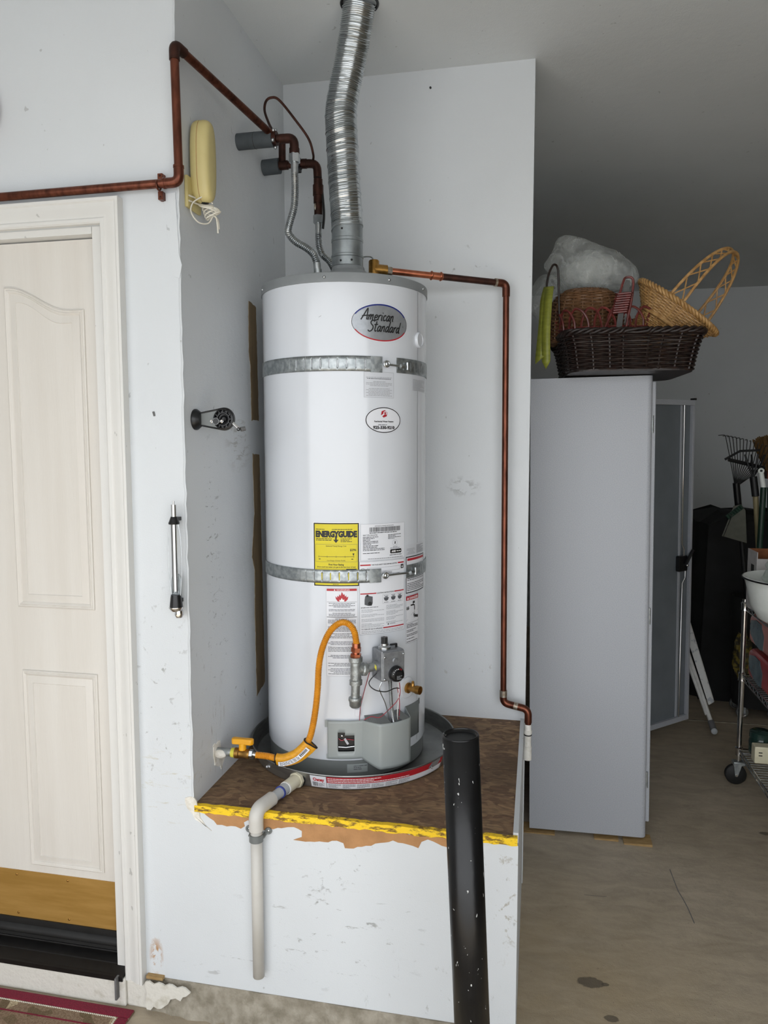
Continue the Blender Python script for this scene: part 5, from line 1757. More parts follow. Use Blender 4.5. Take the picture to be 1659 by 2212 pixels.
cy, cz = 1.987, 2.468
oval_shell(XL + 0.010, XL + 0.030, [(0, 0.86), (0.25, 0.95), (0.6, 1.0), (1, 1.0)], 0.038, 0.110, cy, cz).build('back_shell', 'yellowed_plastic', ph, smooth=50)
oval_shell(XL + 0.0315, XL + 0.062, [(0, 0.99), (0.3, 1.0), (0.6, 0.96), (0.82, 0.86), (0.95, 0.7), (1, 0.5)], 0.0375, 0.110, cy, cz).build('front_shell', 'yellowed_plastic', ph, smooth=50)
oval_shell(XL + 0.0295, XL + 0.032, [(0, 1), (1, 1)], 0.0368, 0.109, cy, cz).build('seam', 'torn_paper', ph, smooth=50)
MB().sphere((XL + 0.034, cy + 0.004, cz - 0.106), 0.012, 10, (1.2, 1.0, 0.5)).build('cord_socket', 'black_plastic', ph)
m = MB()
cc = Vector((XL + 0.036, cy + 0.002, cz - 0.112))
turns = []
for i in range(130):
    a = i * 0.42
    turns.append(cc + Vector((0.021 * math.cos(a) + i * 0.00012, 0.010 * math.sin(a) + i * 0.00018, -i * 0.00022 + 0.010 * math.sin(a * 0.9))))
m.tube(turns, 0.0022, 6)
plabel(m.build('wrapped_cord', 'cord_white', ph), 'white cord wound into a bundle')
loop = catmull([(XL + 0.036, cy - 0.02, cz - 0.100), (XL + 0.020, cy - 0.040, cz - 0.120), (XL + 0.014, cy - 0.042, cz - 0.145), (XL + 0.026, cy - 0.024, cz - 0.168), (XL + 0.044, cy + 0.0, cz - 0.166), (XL + 0.052, cy + 0.014, cz - 0.145)], 8)
MB().tube(loop, 0.002, 6).build('cord_loop', 'cord_white', ph)
for k, (dy, dz) in enumerate(((0.025, -0.185), (0.032, -0.172))):
    MB().tube(catmull([(XL + 0.048, cy + 0.012, cz - 0.140), (XL + 0.058, cy + dy, cz - 0.145), (XL + 0.060, cy + dy + 0.006, cz + dz)], 6), 0.0024, 6).build('cord_tail', 'cord_white', ph)
for z in (2.352, 2.366):
    MB().tube([(XL + 0.010, 1.94, z), (XL + 0.022, 2.0, z + 0.003)], 0.0025, 6).build('cord_strand', 'cord_white', ph)

# ------------------------------------------------------------------ black crank mount on the niche wall
ck = thing('crank_mount', 'black bracket with round ribbed hub and small crank sticking out of the niche wall', 'bracket', (XL, 1.975, 1.725))
zc_, yk = 1.757, 1.970
hx_ = -0.868
XD = Vector((1, 0, 0)).to_track_quat('Z', 'Y').to_matrix().to_4x4()
MB().lathe([(0.0, 0.0), (0.030, 0.0), (0.030, 0.005), (0.024, 0.013), (0.018, 0.020), (0.0, 0.020)], Matrix.Translation((XL, yk, zc_)) @ XD, 32).build('wall_foot', 'black_plastic', ck)
PXZ = Matrix(((1, 0, 0, 0), (0, 0, -1, yk), (0, 1, 0, 0), (0, 0, 0, 1)))   # local z points at the door side
arm = [(XL + 0.014, zc_ - 0.016), (XL + 0.014, zc_ + 0.017)]
arm += [(hx_ + 0.030 * math.cos(math.radians(a)), zc_ + 0.0005 + 0.030 * math.sin(math.radians(a))) for a in range(100, -101, -10)]
MB().prism(arm, -0.004, 0.004, PXZ).build('arm_plate', 'cover_dark', ck, smooth=20, bevel=0.001)
MB().tube([PXZ @ Vector((x, z, 0.004)) for x, z in arm], 0.0026, 8, closed=True).build('arm_rim', 'black_plastic', ck)
hub = Matrix.Translation((hx_, yk, zc_)) @ Vector((0, -1, 0)).to_track_quat('Z', 'Y').to_matrix().to_4x4()
hb = plabel(MB().lathe([(0.0, 0.006), (0.006, 0.007), (0.009, 0.012), (0.011, 0.006), (0.015, 0.007), (0.0165, 0.012), (0.019, 0.012), (0.0205, 0.006), (0.024, 0.006), (0.0255, 0.014), (0.0295, 0.012), (0.0300, 0.0)], hub, 40).build('hub', 'black_plastic', ck), 'round black hub with concentric ribs')
for k in range(12):
    MB().box((-0.0012, 0.0195, 0.005), (0.0012, 0.0265, 0.013), hub @ Matrix.Rotation(math.radians(30 * k), 4, 'Z')).build('hub_rib', 'black_plastic', hb)
MB().cyl((hx_ - 0.018, yk - 0.012, zc_ - 0.006), (hx_ - 0.018, yk - 0.022, zc_ - 0.006), 0.0088, 20).build('latch_knob', 'black_plastic', ck)
MB().torus((hx_ - 0.018, yk - 0.021, zc_ - 0.006), (0, 1, 0), 0.0088, 0.0012, 24, 6).build('knob_rim', 'cap_grey', ck)
for dx in (-0.034, -0.003):
    MB().torus((hx_ + dx, yk - 0.014, zc_ - 0.006), (0, 1, 0), 0.0034, 0.0017, 18, 8).build('chrome_eye', 'chrome', ck)
MB().box((hx_ - 0.034, yk - 0.014, zc_ - 0.0095), (hx_ - 0.003, yk - 0.012, zc_ - 0.0025)).build('chrome_link', 'chrome', ck, bevel=0.0008)
k0, k1 = Vector((hx_ + 0.024, yk - 0.004, zc_ - 0.010)), Vector((hx_ + 0.046, yk - 0.008, zc_ - 0.0285))
MB().tube([k0, k1], 0.0062, 12).build('crank_arm', 'chrome', ck)
MB().torus(k1 + Vector((0, -0.005, 0)), (0, 1, 0), 0.0035, 0.0018, 18, 8).build('crank_eye', 'black_plastic', ck)
MB().cyl(k1 + Vector((0.003, 0.004, 0.0)), k1 + Vector((0.013, 0.012, 0.002)), 0.0062, 16).build('crank_knob', 'rubber_grey', ck)

# ------------------------------------------------------------------ chrome rod fixture on the door wall
rx, ry = -0.979, 1.868
rf = thing('chrome_rod_fixture', 'upright chrome tube with black collars and bowed side wires on the door wall', 'wall fixture', (rx, YW, 1.195))
RM = Matrix.Translation((rx, ry, 0))
MB().lathe([(0.0, 1.531), (0.0026, 1.531), (0.0026, 1.520), (0.0, 1.520)], RM, 14).build('tip', 'chrome', rf)
MB().lathe([(0.0, 1.521), (0.0072, 1.521), (0.0072, 1.28), (0.0, 1.28)], RM, 24).build('tube', 'chrome', rf)
for s_ in (-1, 1):
    MB().tube([(rx + s_ * 0.0060, ry - 0.004, 1.47), (rx + s_ * 0.0060, ry - 0.004, 1.275)], 0.0012, 6).build('tube_groove', 'black_plastic', rf)
MB().lathe([(0.0075, 1.488), (0.0085, 1.488), (0.013, 1.476), (0.0155, 1.470), (0.0145, 1.467), (0.0, 1.467)], RM, 28).build('upper_collar', 'black_plastic', rf)
for s_ in (-1, 1):
    MB().tube(catmull([(rx + s_ * 0.012, ry, 1.467), (rx + s_ * 0.0175, ry, 1.43), (rx + s_ * 0.0195, ry, 1.38), (rx + s_ * 0.0185, ry, 1.32), (rx + s_ * 0.0135, ry, 1.268)], 6), 0.0011, 6).build('bowed_wire', 'steel_bright', rf)
m = MB()
loop = catmull([(rx - 0.0145, ry + 0.006, 1.268), (rx - 0.0155, ry + 0.006, 1.305), (rx - 0.010, ry + 0.006, 1.324), (rx, ry + 0.006, 1.330), (rx + 0.010, ry + 0.006, 1.324), (rx + 0.0155, ry + 0.006, 1.305), (rx + 0.0145, ry + 0.006, 1.268)], 6)
vsl = [(p.x, p.y, p.z) for p in loop]
MB().prism([(p.x, p.z) for p in loop], 0, 0.002, Matrix(((1, 0, 0, 0), (0, 0, 1, ry + 0.004), (0, 1, 0, 0), (0, 0, 0, 1)))).build('flat_blade', 'collar_steel', rf, smooth=20)
MB().lathe([(0.0, 1.268), (0.0135, 1.270), (0.0150, 1.262), (0.0175, 1.240), (0.0175, 1.234), (0.0, 1.234)], RM, 28).build('lower_collar', 'black_plastic', rf)
MB().lathe([(0.0, 1.236), (0.0205, 1.236), (0.0205, 1.233), (0.014, 1.224), (0.0, 1.222)], RM, 28).build('chrome_dish', 'chrome', rf)
MB().lathe([(0.0, 1.228), (0.0115, 1.226), (0.0125, 1.214), (0.009, 1.206), (0.0, 1.204)], Matrix.Translation((rx + 0.008, ry, 0)), 20).build('chrome_end', 'chrome', rf)
MB().box((rx - 0.006, ry, 1.475), (rx + 0.006, YW, 1.485)).build('mount', 'black_plastic', rf)
MB().box((rx - 0.006, ry, 1.245), (rx + 0.006, YW, 1.255)).build('mount', 'black_plastic', rf)

# ------------------------------------------------------------------ door mat
rug = thing('door_mat', 'woven rug with dark red border in front of the doorstep', 'rug', (-1.6, 1.60, 0))
RX1, RY1, RX0, RY0 = -1.148, 1.868, -2.2, 1.25
MB().box((RX0, RY0, 0.0), (RX1, RY1, 0.007)).build('field', 'rug_field', rug, smooth=0)
for lo, hi in (((RX0, RY1 - 0.034, 0), (RX1, RY1, 0.010)), ((RX0, RY0, 0), (RX1, RY0 + 0.034, 0.010)), ((RX1 - 0.034, RY0 + 0.034, 0), (RX1, RY1 - 0.034, 0.010)), ((RX0, RY0 + 0.034, 0), (RX0 + 0.034, RY1 - 0.034, 0.010))):
    MB().box(lo, hi).build('border', 'rug_border', rug, smooth=0, bevel=0.004)
MB().box((RX0 + 0.04, RY1 - 0.078, 0.006), (RX1 - 0.075, RY1 - 0.073, 0.0078)).build('stripe', 'rug_border', rug, smooth=0)
MB().box((RX1 - 0.080, RY0 + 0.04, 0.006), (RX1 - 0.075, RY1 - 0.073, 0.0078)).build('stripe', 'rug_border', rug, smooth=0)
m = MB()
for i in range(160):
    x = RX0 + 0.04 + i * 0.0061
    if x < RX1 - 0.04:
        m.sphere((x, RY1 - 0.038, 0.0075), 0.0024, 4)
for i in range(90):
    y = RY0 + 0.04 + i * 0.0061
    if y < RY1 - 0.04:
        m.sphere((RX1 - 0.038, y, 0.0075), 0.0024, 4)
o_ = m.build('stitching', 'cord_white', rug)
o_['kind'] = 'stuff'

# ------------------------------------------------------------------ edge of a round ornament on the door wall
orn = thing('wall_ornament', 'dark red round ornament on the wall above the door, mostly out of view', 'ornament', (-1.585, YW, 2.52))
MB().torus((-1.585, YW - 0.022, 2.615), (0, 1, 0), 0.075, 0.021, 40, 12).build('ring', 'wicker_red', orn)
MB().lathe([(0.0, 0.0), (0.072, 0.0), (0.068, 0.018), (0.0, 0.026)], Matrix.Translation((-1.585, YW, 2.615)) @ Matrix.Rotation(math.pi / 2, 4, 'X'), 36).build('centre', 'wicker_dark', orn)

# ------------------------------------------------------------------ grey storage cabinet with its far door open
cab = thing('storage_cabinet', 'tall speckled grey metal storage cabinet with one door open', 'cabinet', (0.0, 3.17, 0.012))
cab['_base'] = None
del cab['_base']
CW, CD, CH = 1.0, 0.486, 1.945


def rounded(x0, x1, y0, y1, r, corners):
    """plan outline, rounded at the listed corners (0 = x0y0, 1 = x1y0, 2 = x1y1, 3 = x0y1)"""
    P = []
    for i, (x, y, sx, sy, a0) in enumerate(((x0, y0, 1, 1, 180), (x1, y0, -1, 1, 270), (x1, y1, -1, -1, 0), (x0, y1, 1, -1, 90))):
        if i in corners:
            P += [(x + sx * r + r * math.cos(math.radians(a0 + 15 * k)), y + sy * r + r * math.sin(math.radians(a0 + 15 * k))) for k in range(7)]
        else:
            P.append((x, y))
    return P


# local frame: origin at the near back-bottom corner; x = depth towards the front, y = along the wall
T = 0.018
MB().prism(rounded(0, CD, 0, 0.05, 0.022, (1,)), 0.0, CH).build('side_panel', 'cabinet_grey', cab, smooth=40)
MB().box((0, CW - 0.03, 0), (CD, CW, CH)).build('side_panel', 'cabinet_grey', cab, smooth=0)
MB().box((0, 0.05, 0), (0.015, CW - 0.03, CH)).build('back_panel', 'cabinet_inner', cab, smooth=0)
MB().box((0.015, 0.05, CH - 0.03), (CD - 0.01, CW - 0.03, CH - 0.002)).build('top_panel', 'cabinet_grey', cab, smooth=0)
MB().box((0.015, 0.05, 0), (CD - 0.01, CW - 0.03, 0.06)).build('bottom_panel', 'cabinet_grey', cab, smooth=0)
for z in (0.45, 0.85, 1.25, 1.6):
    MB().box((0.015, 0.05, z), (CD - 0.05, CW - 0.03, z + 0.02)).build('shelf', 'cabinet_inner', cab, smooth=0)
dn_ = MB().box((CD - 0.002, 0.045, 0.05), (CD + 0.018, CW / 2, CH - 0.02)).build('door', 'cabinet_grey', cab, smooth=0, bevel=0.004)
for z in (0.24, 0.95, 1.75):
    MB().cyl((CD + 0.004, 0.040, z - 0.035), (CD + 0.004, 0.040, z + 0.035), 0.006, 10).build('hinge', 'galvanised', cab)
# open door: hinged on the far front edge, swung past square
A = math.radians(43)
HD = Matrix.Translation((CD + 0.02, CW - 0.005, 0)) @ Matrix.Rotation(A, 4, 'Z')
DWd = 0.53
od = plabel(MB().box((0, 0, 0.05), (DWd, 0.010, 1.915), HD).build('door', 'cabinet_inner', cab, smooth=0), 'open door seen from inside with locking rod')
for lo, hi in (((0, -0.020, 1.885), (DWd, 0.0, 1.915)), ((0, -0.020, 0.05), (DWd, 0.0, 0.08)), ((DWd - 0.018, -0.020, 0.08), (DWd, 0.0, 1.885)), ((0, -0.020, 0.08), (0.018, 0.0, 1.885)), ((DWd - 0.105, -0.006, 0.08), (DWd - 0.085, 0.0, 1.885))):
    MB().box(lo, hi, HD).build('door_flange', 'cabinet_grey', od, smooth=0, bevel=0.002)
rodp = [(DWd - 0.095, -0.020, 1.885), (DWd - 0.095, -0.020, 1.10), (DWd - 0.075, -0.020, 1.07), (DWd - 0.075, -0.020, 1.0)]
MB().tube([HD @ Vector(p) for p in rodp], 0.0045, 10).build('lock_rod', 'chrome', od)
rodp = [(DWd - 0.06, -0.020, 0.96), (DWd - 0.06, -0.020, 0.90), (DWd - 0.085, -0.020, 0.87), (DWd - 0.095, -0.020, 0.085)]
MB().tube([HD @ Vector(p) for p in rodp], 0.0045, 10).build('lock_rod', 'chrome', od)
lk = MB().box((DWd - 0.125, -0.030, 0.94), (DWd - 0.05, -0.004, 1.03), HD).build('latch_box', 'black_plastic', od, smooth=0, bevel=0.006)
MB().tube([HD @ Vector(p) for p in ((DWd - 0.075, -0.035, 0.98), (DWd - 0.02, -0.04, 1.06))], 0.009, 8).build('latch_lever', 'black_iron', od)
MB().sphere(HD @ Vector((DWd - 0.065, -0.036, 0.975)), 0.009, 10).build('latch_cam', 'chrome', od)
MB().box((DWd - 0.012, -0.024, 1.915), (DWd + 0.006, 0.004, 1.925), HD).build('corner_cap', 'black_plastic', od)
cab.rotation_euler = (0, -0.0135, 0)
cab.location = (-0.008, 3.17, 0.013)
for lbl, lo, hi in (('thin wooden shim wedged under the cabinet, beside the platform', (-0.06, 3.15, 0), (0.10, 3.24, 0.006)),
                    ('thin wooden shim sticking out under the front corner of the cabinet', (0.385, 3.135, 0), (0.50, 3.22, 0.011)),
                    ('short wooden shim almost hidden under the cabinet between two others', (0.265, 3.152, 0), (0.365, 3.23, 0.009))):
    sh = MB().prism([(lo[0], lo[2]), (hi[0], lo[2]), (hi[0], hi[2]), (lo[0], hi[2] * 0.5)], -hi[1], -lo[1], Matrix(((1, 0, 0, 0), (0, 0, -1, 0), (0, 1, 0, 0), (0, 0, 0, 1)))).build('wood_shim', 'shim_wood', smooth=0)
    tag(sh, lbl, 'shim', 'shims under the cabinet')
ZT = CH + 0.013 + 0.006   # cabinet top, right part

# ------------------------------------------------------------------ wicker helpers
def sup(a, b, p, t):
    c_, s_ = math.cos(t), math.sin(t)
    return a * math.copysign(abs(c_) ** (2 / p), c_), b * math.copysign(abs(s_) ** (2 / p), s_)


def wicker(root, prof, M, stakes, r, material, p=2.0, rim=0.012, base=True, gap=1.2, pair=1):
    """prof: (a, b, z) rings from bottom to top; weavers run in and out round the stakes"""
    L = [0]
    for q0, q1 in zip(prof, prof[1:]):
        L.append(L[-1] + math.dist(q0, q1))

    def at(s_):
        j = 0
        while j < len(L) - 2 and L[j + 1] < s_:
            j += 1
        k = (s_ - L[j]) / (L[j + 1] - L[j])
        return [prof[j][i] + (prof[j + 1][i] - prof[j][i]) * k for i in range(3)]
    rows = max(3, round(L[-1] / (r * gap)))
    a_t, b_t, _z = prof[-1]
    tt_ = [2 * math.pi * i / 1440 for i in range(1441)]
    cm = [0.0]
    for t_a, t_b in zip(tt_, tt_[1:]):
        cm.append(cm[-1] + math.dist(sup(a_t, b_t, p, t_a), sup(a_t, b_t, p, t_b)))

    def even(k):
        """angle at fraction k of the way round, by length"""
        d = (k % 1.0) * cm[-1]
        lo, hi = 0, 1440
        while hi - lo > 1:
            md = (lo + hi) // 2
            if cm[md] <= d:
                lo = md
            else:
                hi = md
        f_ = (d - cm[lo]) / max(1e-9, cm[hi] - cm[lo])
        return tt_[lo] + (tt_[hi] - tt_[lo]) * f_
    w = MB()
    n = stakes * 4
    for k in range(rows):
        a, b, z = at(L[-1] * (k + 0.5) / rows)
        pts = []
        for i in range(n):
            t = even(i / n)
            off = r * 0.9 * math.cos(math.pi * i / 4 * 1.0) * (1 if (k // pair) % 2 else -1)
            x, y = sup(a, b, p, t)
            l_ = math.hypot(x, y) or 1
            pts.append(M @ Vector((x + x / l_ * off, y + y / l_ * off, z + random.uniform(-1, 1) * r * 0.12)))
        w.tube(pts, r * 0.62, 5, closed=True)
    o = w.build('weave', material, root, smooth=70)
    o['kind'] = 'stuff'
    st = MB()
    for i in range(stakes):
        t = even(i / stakes)
        pts = []
        for k in range(7):
            a, b, z = at(L[-1] * k / 6)
            x, y = sup(a, b, p, t)
            pts.append(M @ Vector((x, y, z)))
        st.tube(pts, r * 0.75, 5)
    o = st.build('stakes', material, root, smooth=70)
    o['kind'] = 'stuff'
    if rim:
        a, b, z = prof[-1]
        m_ = MB()
        for ph in (0, 2.1, 4.2):
            pts = []
            for i in range(160):
                t = even(i / 160)
                x, y = sup(a, b, p, t)
                l_ = math.hypot(x, y) or 1
                u = 2 * math.pi * i / 160 * round(stakes * 0.7) + ph
                pts.append(M @ Vector((x + x / l_ * rim * 0.5 * math.cos(u), y + y / l_ * rim * 0.5 * math.cos(u), z + rim * 0.5 * math.sin(u))))
            m_.tube(pts, rim * 0.42, 6, closed=True)
        m_.build('braided_rim', material, root, smooth=70)
    if base:
        a, b, z = prof[0]
        m_ = MB()
        m_.prism([sup(a, b, p, 2 * math.pi * i / 40) for i in range(40)], z - r, z + r * 0.5, M)
        m_.build('basket_base', material, root, smooth=0)


# big dark rectangular basket, overhanging the cabinet towards the camera and the front
BZ = ZT + 0.004
db = thing('dark_wicker_basket', 'large dark brown rectangular wicker basket overhanging the top of the cabinet', 'basket', (0.33, 3.25, BZ))
BM = Matrix.Translation((0.338, 3.25, 0)) @ Matrix.Rotation(math.radians(4), 4, 'Z')
wicker(db, [(0.235, 0.25, BZ + 0.006), (0.242, 0.258, BZ + 0.05), (0.252, 0.268, BZ + 0.10), (0.268, 0.282, BZ + 0.148)], BM, 30, 0.0062, 'wicker_dark', p=7, rim=0.016, pair=1)

# red willow basket standing in it, with a border of loops and a wrapped handle
rb = thing('red_willow_basket', 'red-brown willow basket with a looped border and wrapped handle, inside the dark basket', 'basket', (0.22, 3.20, BZ + 0.10))
RBM = Matrix.Translation((0.262, 3.225, 0))
wicker(rb, [(0.165, 0.14, BZ + 0.10), (0.175, 0.15, BZ + 0.125), (0.19, 0.163, BZ + 0.16), (0.195, 0.165, BZ + 0.182)], RBM, 22, 0.0072, 'wicker_red', p=3.2, rim=0.0, gap=1.35)
ZR_ = BZ + 0.172
ring = [sup(0.195, 0.165, 3.2, 2 * math.pi * i / 400) for i in range(400)]
ring = [Vector((x, y, 0)) for x, y in ring]
cum = [0.0]
for p_, q_ in zip(ring, ring[1:] + ring[:1]):
    cum.append(cum[-1] + (q_ - p_).length)


def on_rim(d, z, out=0.0):
    d %= cum[-1]
    j = max(k for k in range(400) if cum[k] <= d)
    p_ = ring[j]
    return RBM @ Vector((p_.x * (1 + out), p_.y * (1 + out), z))


NL = 24
for i in range(NL):
    d0 = cum[-1] * i / NL
    st_ = cum[-1] / NL
    hgt = 0.080
    MB().tube(catmull([on_rim(d0, ZR_ - 0.01), on_rim(d0 + st_ * 0.12, ZR_ + hgt * 0.55), on_rim(d0 + st_ * 0.55, ZR_ + hgt * 0.98, 0.02), on_rim(d0 + st_ * 1.15, ZR_ + hgt * 0.85, 0.035), on_rim(d0 + st_ * 1.55, ZR_ + hgt * 0.4, 0.03), on_rim(d0 + st_ * 1.6, ZR_ - 0.01, 0.01)], 6), 0.0048, 6).build('border_loop', 'wicker_red', rb)
# handle on the near side: two legs joining a wrapped grip, leather pad
hx, hy = 0.290, 3.05
hpts = [(0.245, hy, ZR_ - 0.01), (0.268, hy, ZR_ + 0.045), (0.298, hy - 0.005, ZR_ + 0.12), (0.312, hy - 0.005, ZR_ + 0.17), (0.322, hy, ZR_ + 0.188), (0.345, hy, ZR_ + 0.185), (0.350, hy, ZR_ + 0.16), (0.345, hy, ZR_ + 0.10), (0.333, hy, ZR_ + 0.03), (0.328, hy, ZR_ - 0.01)]
MB().tube(catmull(hpts, 6), 0.0048, 8).build('handle', 'wicker_red', rb)
w_ = MB()
for k in range(9):
    z = ZR_ + 0.055 + k * 0.0088
    cx = 0.3 + (z - ZR_ - 0.05) * 0.22
    w_.tube([(cx - 0.028, hy - 0.002, z), (cx - 0.024, hy - 0.009, z), (cx + 0.026, hy - 0.009, z + 0.003), (cx + 0.030, hy - 0.002, z + 0.003), (cx + 0.026, hy + 0.006, z + 0.002), (cx - 0.024, hy + 0.006, z)], 0.0042, 6, closed=True)
plabel(w_.build('handle_wrap', 'wicker_red', rb), 'red cane wrapped round the handle')
q = [(0.290, ZR_ - 0.005), (0.312, ZR_ - 0.005), (0.318, ZR_ + 0.06), (0.336, ZR_ + 0.14), (0.338, ZR_ + 0.176), (0.322, ZR_ + 0.18), (0.312, ZR_ + 0.14), (0.298, ZR_ + 0.06)]
MB().prism(q, hy - 0.002, hy + 0.003, Matrix(((1, 0, 0, 0), (0, 0, 1, 0), (0, 1, 0, 0), (0, 0, 0, 1)))).build('handle_pad', 'leather_dark', rb, smooth=0)

# brown bowl basket, upside down on the red one
bb_ = thing('brown_bowl_basket', 'round brown wicker bowl turned upside down in the red basket', 'basket', (0.185, 3.21, BZ + 0.03))
wicker(bb_, [(0.148, 0.125, BZ + 0.14), (0.148, 0.125, BZ + 0.20), (0.144, 0.122, BZ + 0.26), (0.132, 0.11, BZ + 0.305), (0.112, 0.095, BZ + 0.33), (0.085, 0.072, BZ + 0.342)], Matrix.Translation((0.185, 3.225, 0)), 22, 0.0062, 'wicker_brown', p=2.2, rim=0.01)

# pale basket with tall handle, tipped on its side
lb = thing('pale_wicker_basket', 'pale wicker basket with flared top and tall laced handle, tipped on its side', 'basket', (0.43, 3.2, BZ + 0.10))
ax = Vector((0.60, -0.10, 0.80)).normalized()
uu = Vector((0, 1, 0))
uu = (uu - ax * uu.dot(ax)).normalized()
vv = ax.cross(uu)
oc = Vector((0.408, 3.165, BZ + 0.092))
LM = Matrix(((vv.x, uu.x, ax.x, oc.x), (vv.y, uu.y, ax.y, oc.y), (vv.z, uu.z, ax.z, oc.z), (0, 0, 0, 1)))
wicker(lb, [(0.100, 0.080, 0.0), (0.102, 0.082, 0.05), (0.105, 0.085, 0.128), (0.110, 0.090, 0.134), (0.135, 0.108, 0.158), (0.16, 0.128, 0.184), (0.178, 0.142, 0.206)], LM, 28, 0.0056, 'wicker_light', p=2.0, rim=0.014)
MB().tube([LM @ Vector((0.113 * math.cos(k * 0.1571), 0.093 * math.sin(k * 0.1571), 0.130)) for k in range(40)], 0.0075, 8, closed=True).build('waist_cord', 'wicker_light', lb)
hl, hr_ = [], []
for k in range(25):
    a = math.pi * k / 24
    ca_ = math.cos(a)
    hxl, hyl = 0.068 * ca_ - 0.040, -0.130 * ca_
    wz = 0.205 + 0.275 * math.sin(a) ** 0.8
    wd = 0.028 - 0.017 * math.sin(a)
    hl.append(LM @ Vector((hxl - wd, hyl, wz)))
    hr_.append(LM @ Vector((hxl + wd, hyl, wz)))
MB().tube(hl, 0.0058, 8).build('handle_cane', 'wicker_light', lb)
MB().tube(hr_, 0.0058, 8).build('handle_cane', 'wicker_light', lb)
lace = MB()
for k in range(0, 24, 2):
    lace.tube([hl[k], hr_[min(k + 2, 24)]], 0.0028, 6)
    lace.tube([hr_[k], hl[min(k + 2, 24)]], 0.0028, 6)
o_ = lace.build('handle_lacing', 'wicker_light', lb)
o_['kind'] = 'stuff'


def lump(M, rad, seed, spikes=(), sub=4, amp=0.18, freq=2.2):
    """crumpled closed surface"""
    from mathutils import noise
    bm = bmesh.new()
    bmesh.ops.create_icosphere(bm, subdivisions=sub, radius=1)
    mb = MB()
    for v in bm.verts:
        d = v.co.normalized()
        k = 1 + amp * noise.noise(d * freq + Vector((seed, 0, 0))) + amp * 0.5 * noise.noise(d * freq * 2.7 + Vector((seed, 5, 0)))
        for sd, ln, sh in spikes:
            c_ = d.dot(Vector(sd).normalized())
            if c_ > 0:
                k += ln * c_ ** sh
        mb.v.append(M @ Vector((d.x * rad[0] * k, d.y * rad[1] * k, d.z * rad[2] * k)))
    mb.f = [tuple(v.index for v in f.verts) for f in bm.faces]
    bm.free()
    return mb


tu = thing('tulle_bundle', 'crumpled bundle of sheer white tulle on the brown bowl', 'fabric', (0.19, 3.27, BZ + 0.345))
tcn = Matrix.Translation((0.195, 3.26, BZ + 0.44))
lump(tcn, (0.145, 0.11, 0.105), 1.0, [((-0.55, -0.1, 0.95), 0.55, 14), ((-1, 0, 0.25), 0.3, 14), ((1, -0.2, -0.35), 0.42, 8)], 5, 0.10, 1.6).build('outer_net', 'tulle_net', tu, smooth=40)
lump(tcn, (0.115, 0.085, 0.08), 4.0, [], 4, 0.12, 1.8).build('inner_net', 'tulle_net', tu, smooth=40)
lump(Matrix.Translation((0.19, 3.26, BZ + 0.435)), (0.08, 0.06, 0.055), 8.0, [], 4, 0.25, 3).build('inner_net', 'tulle_net', tu, smooth=40)
tu2 = tag(lump(Matrix.Translation((0.035, 3.30, BZ + 0.33)), (0.085, 0.09, 0.10), 2.5, [((-0.2, 0, 1), 0.2, 8)], 5, 0.12, 1.6).build('tulle_veil', 'tulle_net', smooth=40), 'smaller fold of sheer tulle hanging beside the ribbon', 'fabric')
rib = thing('green_ribbon', 'yellow-green satin ribbon hanging over the side of the red basket', 'ribbon', (0.01, 3.0, BZ + 0.02))


def ribbon(pts, w, end):
    q_ = catmull(pts, 8)
    mb = MB()
    for i, p in enumerate(q_):
        ww = w
        mb.v += [p + Vector((-ww / 2, 0.004, 0)), p + Vector((ww / 2, -0.004, 0))]
    mb.f = [(2 * i, 2 * i + 1, 2 * i + 3, 2 * i + 2) for i in range(len(q_) - 1)]
    k = len(mb.v)
    e_ = q_[-1]
    mb.v.append(e_ + Vector((end * w * 0.5, 0, -0.03)))
    mb.f.append((k - 2, k - 1, k))
    return mb


ribbon([(0.030, 3.03, BZ + 0.335), (0.018, 3.0, BZ + 0.28), (0.012, 2.985, BZ + 0.18), (0.002, 2.98, BZ + 0.06)], 0.034, -1).build('ribbon_tail', 'ribbon_green', rib, smooth=60, solid=0.0006)
ribbon([(0.036, 3.03, BZ + 0.335), (0.030, 2.995, BZ + 0.28), (0.024, 2.978, BZ + 0.16), (0.026, 2.974, BZ + 0.04)], 0.032, 0).build('ribbon_tail', 'ribbon_green', rib, smooth=60, solid=0.0006)
MB().tube(catmull([(0.085, 3.14, BZ + 0.15), (0.075, 3.11, BZ + 0.26), (0.068, 3.08, BZ + 0.40), (0.052, 3.06, BZ + 0.425), (0.036, 3.05, BZ + 0.40), (0.026, 3.04, BZ + 0.36), (0.024, 3.035, BZ + 0.325)], 6), 0.0045, 8).build('twig_handle', 'wicker_dark', rib)
pc = MB().prism([(0.33, BZ + 0.14), (0.43, BZ + 0.14), (0.40, BZ + 0.21), (0.36, BZ + 0.27), (0.335, BZ + 0.25)], 3.32, 3.324, Matrix(((1, 0, 0, 0), (0, 0, 1, 0), (0, 1, 0, 0), (0, 0, 0, 1)))).build('white_card', 'paper_white', smooth=0)
tag(pc, 'white sheet of card standing between the red and the pale basket', 'card')

